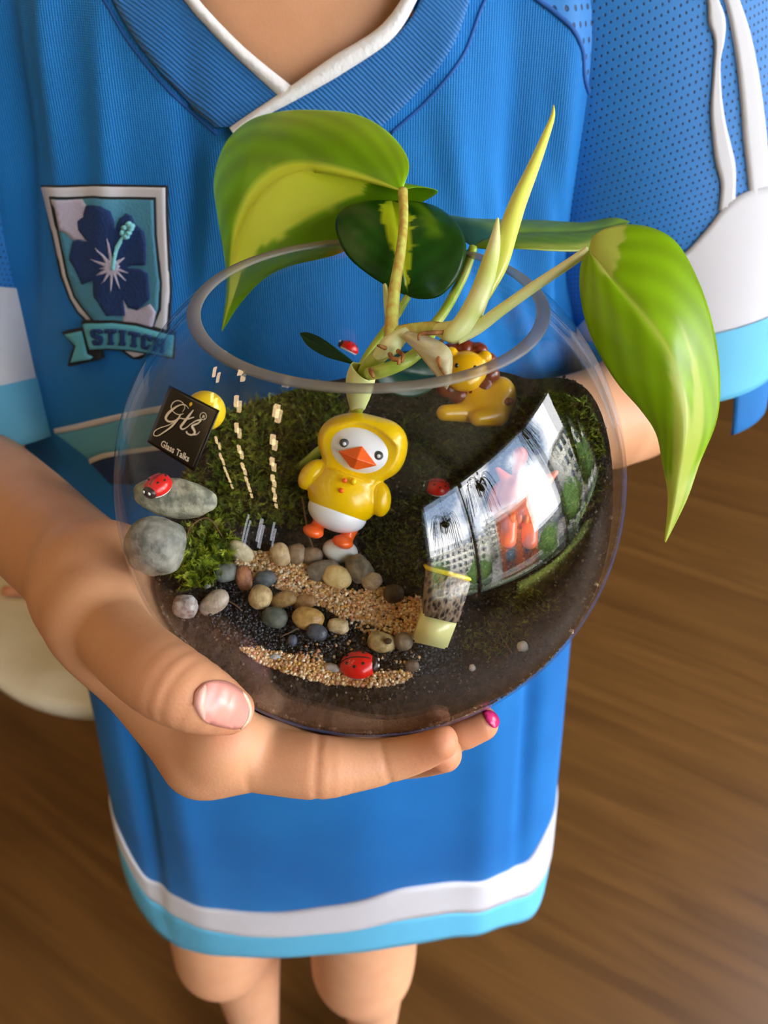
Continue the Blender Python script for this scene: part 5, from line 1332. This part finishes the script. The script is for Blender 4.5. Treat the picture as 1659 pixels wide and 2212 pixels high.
slab('foot', [(913, 1322, dh-.003), (988, 1345, dh-.003), (965, 1405, dh-.001), (891, 1388, dh-.001)], .008, M_paley, house)
slab('roof_block', [(921, 1228, dh-.006), (1018, 1256, dh-.006), (990, 1349, dh-.0045), (913, 1331, dh-.0045)], .011, M_bark, house)
slab('roof_rim', [(919, 1223, dh-.0065), (1020, 1250, dh-.0065), (1017, 1257, dh-.0065), (919, 1231, dh-.0065)], .0115, M_rimy, house, rnd=.0003)

# ------------------------------------------------------------------ the plant
plant = empty('philodendron', 'variegated heart-leaf cutting growing out of the glass bowl', 'plant', None, tuple(TF(765, 935)))
M_stem = mat('stem_green', S(146, 176, 62), .4, **{'Subsurface Weight': .15, 'Subsurface Scale': .003}); noise_col(M_stem, S(150, 184, 50), S(196, 208, 108), 120, 3)
M_petb = mat('petiole_bronze', S(176, 156, 70), .4); noise_col(M_petb, S(190, 156, 66), S(206, 208, 100), 90, 3, stretch=((6, 6, .6), (0, 0, 0)))
M_pale = mat('pale_stem', S(206, 214, 128), .4, **{'Subsurface Weight': .15, 'Subsurface Scale': .003}); noise_col(M_pale, S(212, 224, 124), S(236, 238, 176), 80, 3)
M_sheath = mat('papery_sheath', S(206, 196, 146), .5); noise_col(M_sheath, S(206, 186, 134), S(232, 226, 186), 120, 4, stretch=((1, 1, 5), (0, .5, 0)))
tq = M_sheath.node_tree; trq = N(tq, 'ShaderNodeBsdfTransparent'); mq = N(tq, 'ShaderNodeMixShader'); mq.inputs[0].default_value = .78
tq.links.new(trq.outputs[0], mq.inputs[1]); tq.links.new(tq.nodes['Principled BSDF'].outputs[0], mq.inputs[2]); tq.links.new(mq.outputs[0], tq.nodes['Material Output'].inputs[0])
M_root = mat('root_brown', S(170, 112, 56), .7); noise_col(M_root, S(120, 70, 32), S(196, 138, 76), 300, 3)
M_leaf = mat('leaf_blade', (1, 1, 1, 1), .32, **{'Subsurface Weight': .0, 'Specular IOR Level': .5}); attr_col(M_leaf)
tl = M_leaf.node_tree; bl = tl.nodes['Principled BSDF']; trl = N(tl, 'ShaderNodeBsdfTranslucent'); al = N(tl, 'ShaderNodeAttribute'); al.attribute_name = 'col'
tl.links.new(al.outputs['Color'], trl.inputs[0]); msl = N(tl, 'ShaderNodeMixShader'); msl.inputs[0].default_value = .48
tl.links.new(bl.outputs[0], msl.inputs[1]); tl.links.new(trl.outputs[0], msl.inputs[2]); tl.links.new(msl.outputs[0], tl.nodes['Material Output'].inputs[0])
bump(M_leaf, 260, .06, .0006)
def D3(L): return [P(*k) for k in L]
def rpx(r, d): return r*d/F_PX
def ptube(name, L, rs, m, n=40, ns=12, parent=None):
    return tube(name, D3(L), [rpx(r, k[2]) for r, k in zip(rs, L)], m, parent or plant, n, ns)
# main stem from the soil, nodes, side shoot
ptube('stem', [(640, 1014, .242), (690, 975, .242), (748, 930, .238), (768, 890, .230), (778, 850, .216), (785, 815, .199), (800, 790, .190), (825, 762, .187), (845, 742, .185)], [9, 11, 13, 15, 16, 18, 18, 18, 17], M_stem, 60)
ptube('stem', [(838, 748, .185), (862, 724, .185), (900, 712, .185), (945, 710, .184), (985, 722, .183)], [20, 19, 15, 15, 17], M_petb, 40)
ptube('node_swelling', [(812, 774, .187), (828, 760, .186), (846, 744, .1845), (864, 728, .184), (882, 716, .184)], [12, 19, 23, 18, 12], M_pale, 20)
ptube('node_swelling', [(938, 711, .184), (958, 714, .1825), (982, 717, .181), (1004, 712, .1802), (1026, 700, .18)], [11, 19, 25, 20, 11], M_pale, 20)
ptube('side_shoot', [(795, 808, .187), (830, 800, .184), (880, 778, .183), (915, 748, .186), (940, 705, .192)], [14, 15, 15, 13, 10], M_stem, 40)
# petioles
ptube('petiole', [(845, 748, .184), (846, 690, .186), (853, 620, .189), (866, 540, .193), (872, 470, .198), (870, 412, .203)], [17, 15, 13, 11, 10, 11], M_petb, 50)
ptube('petiole', [(778, 800, .196), (800, 762, .199), (835, 712, .201), (862, 672, .2005), (881, 640, .2)], [11, 11, 10, 9, 8], M_stem, 40)
ptube('petiole', [(930, 712, .193), (960, 672, .197), (985, 628, .201), (1005, 585, .204), (1022, 535, .206)], [11, 11, 11, 11, 10], M_stem, 40)
ptube('petiole', [(985, 728, .181), (1030, 708, .180), (1085, 668, .178), (1160, 615, .175), (1225, 572, .172), (1272, 540, .170)], [18, 15, 13, 12, 11, 11], M_pale, 50)
# the new leaf rolled into a spear, and its sheath
ptube('sheath', [(958, 728, .1805), (974, 722, .1795), (1004, 698, .180), (1035, 640, .183), (1056, 575, .187), (1068, 525, .190), (1075, 472, .193)], [8, 19, 25, 23, 19, 13, 3], M_pale, 60, 16)
ptube('new_leaf', [(1048, 640, .186), (1078, 575, .190), (1098, 500, .195), (1118, 440, .199), (1150, 365, .204), (1178, 295, .208), (1194, 250, .210), (1196, 228, .211)], [12, 18, 21, 19, 14, 9, 5, 1.5], mat('new_leaf', S(218, 226, 100), .35, **{'Subsurface Weight': .2, 'Subsurface Scale': .003}), 60, 16)
def sheet(name, L, m, thick=.00015):
    """small curved papery sheet through a grid of points"""
    G_ = np.array([[P(*k) for k in row] for row in L]); a_ = np.stack([spline(G_[i], 14) for i in range(len(G_))]); b_ = np.stack([spline(a_[:, j], 16) for j in range(14)], 1)
    o = mesh_np(name, b_.reshape(-1, 3), grid_quads(16, 14), None, m, plant); md = o.modifiers.new('s', 'SOLIDIFY'); md.thickness = thick; return o
sheet('dry_sheath', [[(868, 728, .181), (872, 722, .180), (880, 716, .181)], [(905, 766, .178), (925, 748, .176), (945, 735, .179)], [(938, 806, .177), (958, 778, .175), (974, 760, .178)], [(965, 842, .176), (972, 830, .175), (975, 815, .178)]], M_sheath)
a_ = spline(np.c_[D3([(772, 872, .2035), (774, 856, .2005), (776, 836, .197), (780, 815, .193), (786, 797, .191)]), [rpx(k, .195) for k in (19, 26, 30, 31, 29)]], 24)
V_, q_, t_ = tube_v(a_[:, :3], a_[:, 3], 28, False)
V_ = V_.reshape(24, 28, 3); V_[-7:] += np.sin(np.linspace(0, 12.6, 28))[None, :, None]*UPV*.0007*np.linspace(0, 1, 7)[:, None, None]; V_[:5] += np.cos(np.linspace(0, 18.8, 28))[None, :, None]*UPV*.0006*np.linspace(1, 0, 5)[:, None, None]
o = mesh_np('node_cup', V_.reshape(-1, 3), q_, None, M_pale, plant); md = o.modifiers.new('s', 'SOLIDIFY'); md.thickness = .0003
sheet('dry_sheath', [[(828, 616, .19), (832, 612, .189), (838, 622, .19)], [(830, 660, .189), (842, 655, .187), (850, 662, .19)], [(836, 720, .188), (850, 715, .185), (864, 722, .189)]], M_pale)
for L, rs in (([(958, 718, .18), (930, 719, .177), (906, 723, .177), (904, 735, .177)], [5, 5, 4, 2]), ([(953, 738, .18), (948, 765, .176), (950, 790, .175), (962, 812, .175)], [6, 6, 4, 2]),
              ([(842, 765, .181), (848, 775, .178), (862, 778, .177), (860, 788, .177)], [5, 5, 5, 3]), ([(860, 758, .181), (870, 768, .178), (868, 782, .177)], [5, 5, 3]),
              ([(832, 752, .182), (822, 748, .18), (814, 746, .18)], [5, 4, 2]), ([(800, 798, .184), (803, 806, .181), (808, 816, .181)], [5, 5, 3])):
    ptube('aerial_root', L, rs, M_root, 16, 8)

# leaves: each is lofted between two edges and a midrib
GREEN = [lin(104, 150, 20), lin(92, 138, 18)]; LIME = lin(186, 202, 62); DARK = lin(30, 74, 22); MIDG = lin(70, 112, 20)
def leaf(name, Lft, Mid, Rgt, colf, n=90, k=14, bulge=.0, label=None, thick=.00022, vein=True):
    a = spline(D3(Lft), n); m_ = spline(D3(Mid), n); b = spline(D3(Rgt), n); t_ = np.linspace(-1, 1, 2*k+1); V = []; Cc = []
    for i in range(n):
        s_ = i/(n-1); c1_ = (a[i]-m_[i]); c2_ = (b[i]-m_[i]); wid = np.linalg.norm(a[i]-b[i])
        nrm = np.cross(c1_, m_[min(i+1, n-1)]-m_[max(i-1, 0)]); nl = np.linalg.norm(nrm); nrm = nrm/nl if nl > 1e-12 else ZA
        if nrm@FWD > 0: nrm = -nrm
        for x in t_:
            q = m_[i]+(c1_*-x if x < 0 else c2_*x)
            bl_ = bulge*wid*(1-abs(2*abs(x)-1)**2)+(-.018*wid*math.exp(-(x/.06)**2) if vein else 0)
            bl_ += .004*wid*math.sin(s_*46+abs(x)*7)*abs(x)*(1-abs(x))*2
            V.append(q+nrm*bl_); Cc.append(colf(s_, x))
    o = mesh_np(name, np.array(V), grid_quads(n, 2*k+1), None, M_leaf, plant, True, np.clip(np.array(Cc), 0, 1))
    md = o.modifiers.new('s', 'SOLIDIFY'); md.thickness = thick
    if label: o['label'] = label
    return o
def mixc(a, b, f): f = np.clip(f, 0, 1); return np.array(a)*(1-f)+np.array(b)*f
def sm(x, e0, e1): x = np.clip((x-e0)/(e1-e0), 0, 1); return x*x*(3-2*x)
def nz1(s_, x, sc, sd): return mnoise.noise(Vector((s_*sc, x*sc*.35+sd, sd)))
def veins(c, s_, x, amt=.10): return np.array(c)*(1-amt*.5+amt*math.sin(34*(s_*1.1-.55*abs(x)**1.2)+2))
def col_big(s_, x):
    c = mixc(lin(176, 220, 34), lin(150, 202, 24), sm(x, -.9, -.1)); c = veins(c, s_, x, .10)
    j = .03*nz1(s_, x, 14, 2.); hi = (.06+.58*sm(s_, .05, .36))*(1-.25*sm(s_, .6, .95))
    f = sm(x, -.10-j, -.07-j)*(1-sm(x, hi+j*1.6, hi+.03+j*1.6))
    c = mixc(c, mixc(lin(240, 246, 84), lin(236, 244, 96), s_), f)
    f = max(f, sm(s_, .86, .95))
    if x > hi: c = mixc(c, lin(130, 178, 18), sm(x, hi, hi+.1)*(1-f))
    return c
leaf('leaf', [(868, 412, .203), (884, 360, .204), (850, 298, .212), (780, 252, .222), (690, 239, .234), (600, 243, .245), (535, 264, .252), (488, 310, .256), (464, 385, .257), (474, 450, .254), (488, 510, .249), (496, 600, .243), (480, 716, .238)],
     [(868, 412, .202), (820, 398, .204), (760, 382, .208), (690, 368, .214), (630, 366, .221), (580, 390, .226), (540, 440, .229), (515, 500, .231), (503, 560, .232), (497, 640, .234), (480, 716, .238)],
     [(868, 412, .203), (905, 404, .204), (946, 413, .207), (905, 440, .212), (850, 470, .216), (800, 505, .220), (740, 545, .222), (690, 560, .223), (640, 571, .225), (590, 590, .228), (555, 616, .231), (515, 662, .234), (480, 716, .238)], col_big, 140, 18, .05, 'largest leaf, green with a broad lime stripe, arching to the left')
def col_right(s_, x):
    c = mixc(lin(162, 206, 20), lin(172, 212, 32), sm(s_, .2, .8)); c = veins(c, s_, x, .10)
    j = .04*nz1(s_, x, 18, 7.)
    top = (1-sm(s_+j*1.5-.03*x, .13, .16))*sm(x, -.35, -.15); c = mixc(c, lin(212, 222, 104), top)
    c = mixc(c, lin(206, 220, 90), math.exp(-(x/.045)**2)*.9)
    w_ = sm(s_, .42, .75); f1 = math.exp(-((x-(-.12+.1*s_))/(.02+.30*w_))**8)*sm(s_, .40, .52)
    f2 = math.exp(-((x-(.42-.06*s_))/(.02+.22*w_))**8)*sm(s_, .36, .48)
    f3 = sm(s_+j, .78, .84)*(1-math.exp(-((x-.15)/.05)**2))*(1-math.exp(-((x-.75)/.14)**2))
    c = mixc(c, lin(214, 226, 104), np.clip(max(f1, f2*.9, f3), 0, 1)); return c
leaf('leaf', [(1272, 542, .170), (1256, 570, .168), (1253, 620, .166), (1262, 680, .165), (1288, 750, .165), (1335, 828, .165), (1385, 885, .166), (1418, 935, .167), (1432, 1000, .168), (1444, 1070, .169), (1437, 1171, .170)],
     [(1272, 542, .169), (1298, 572, .166), (1340, 625, .162), (1395, 690, .159), (1440, 755, .158), (1466, 820, .159), (1478, 890, .161), (1476, 960, .163), (1466, 1030, .166), (1455, 1095, .168), (1437, 1171, .170)],
     [(1272, 542, .170), (1286, 508, .171), (1330, 489, .172), (1395, 490, .172), (1455, 520, .171), (1508, 610, .170), (1542, 720, .169), (1554, 830, .169), (1546, 910, .169), (1510, 1000, .169), (1484, 1075, .169), (1437, 1171, .170)], col_right, 140, 18, .04, 'bright green leaf with pale streaks hanging at the right of the bowl')
def col_dark(s_, x):
    c = mixc(lin(36, 92, 20), lin(54, 112, 28), .5+.5*nz1(s_, x, 6, 3.)); c = veins(c, s_, x, .10)
    j = .08*nz1(s_, x, 16, 5.)
    f = sm(x, -.06-.38*s_+j, -.03-.38*s_+j)*(1-sm(x, .05+.22*s_+j*1.8, .07+.22*s_+j*1.8))
    g_ = sm(s_, .45, .55)*math.exp(-((x-.50+j)/.13)**4)*.75
    c = mixc(c, lin(126, 168, 24), g_); return mixc(c, lin(214, 228, 40), f*sm(s_, .02, .08))
leaf('leaf', [(881, 640, .2), (850, 626, .199), (800, 596, .1985), (752, 555, .199), (727, 505, .201), (728, 468, .204), (755, 443, .207), (800, 434, .210), (846, 433, .213)],
     [(881, 640, .199), (878, 600, .197), (872, 555, .197), (866, 515, .199), (860, 480, .203), (853, 452, .208), (846, 433, .213)],
     [(881, 640, .2), (905, 646, .199), (945, 642, .1985), (982, 610, .199), (1005, 560, .201), (1003, 510, .204), (978, 472, .207), (930, 441, .210), (846, 433, .213)], col_dark, 100, 16, .05, 'dark green leaf with a yellow stripe facing the camera')
def col_flat(s_, x):
    c = mixc(lin(124, 164, 40), lin(108, 148, 24), sm(x, -.2, .8)) if x > 0 else mixc(lin(52, 112, 100), lin(132, 172, 60), sm(s_, .16, .3))
    c = veins(c, s_, x, .08); return mixc(c, lin(186, 196, 90), sm(x, .72, .8)*sm(s_, .2, .3)*(.6+.4*nz1(s_, x, 9, 1.)))
leaf('leaf', [(1022, 534, .206), (985, 506, .207), (956, 466, .212), (1000, 470, .222), (1070, 474, .232), (1160, 475, .238), (1260, 480, .242), (1330, 470, .243), (1360, 478, .244)],
     [(1022, 534, .206), (1040, 520, .207), (1075, 508, .211), (1120, 502, .216), (1180, 500, .221), (1240, 500, .227), (1300, 492, .235), (1340, 482, .241), (1360, 478, .244)],
     [(1022, 534, .206), (1045, 537, .205), (1090, 536, .205), (1140, 538, .207), (1190, 541, .21), (1250, 542, .216), (1300, 525, .226), (1340, 500, .237), (1360, 478, .244)], col_flat, 100, 12, .03, 'green leaf seen edge-on stretching to the right behind the bowl')
def col_small(s_, x): return veins(mixc(lin(28, 80, 28), lin(44, 96, 30), .5+.5*x), s_, x, .1)
leaf('leaf', [(770, 788, .206), (735, 760, .212), (690, 728, .219), (662, 718, .224), (648, 720, .226)], [(770, 788, .205), (735, 768, .21), (698, 748, .217), (668, 732, .223), (648, 720, .226)],
     [(770, 788, .206), (735, 780, .210), (700, 768, .217), (664, 745, .223), (648, 720, .226)], col_small, 40, 8, .05, 'small narrow dark green leaf inside the bowl')
leaf('leaf', [(805, 800, .206), (830, 775, .214), (875, 758, .222), (930, 770, .228), (962, 800, .231)], [(805, 800, .205), (840, 800, .210), (880, 806, .217), (925, 812, .224), (962, 805, .231)],
     [(805, 800, .206), (822, 830, .207), (865, 856, .211), (920, 850, .219), (962, 805, .231)], lambda s_, x: veins(lin(24, 66, 44), s_, x, .08), 50, 10, .04, 'dark blue green leaf behind the rim, low in the bowl')
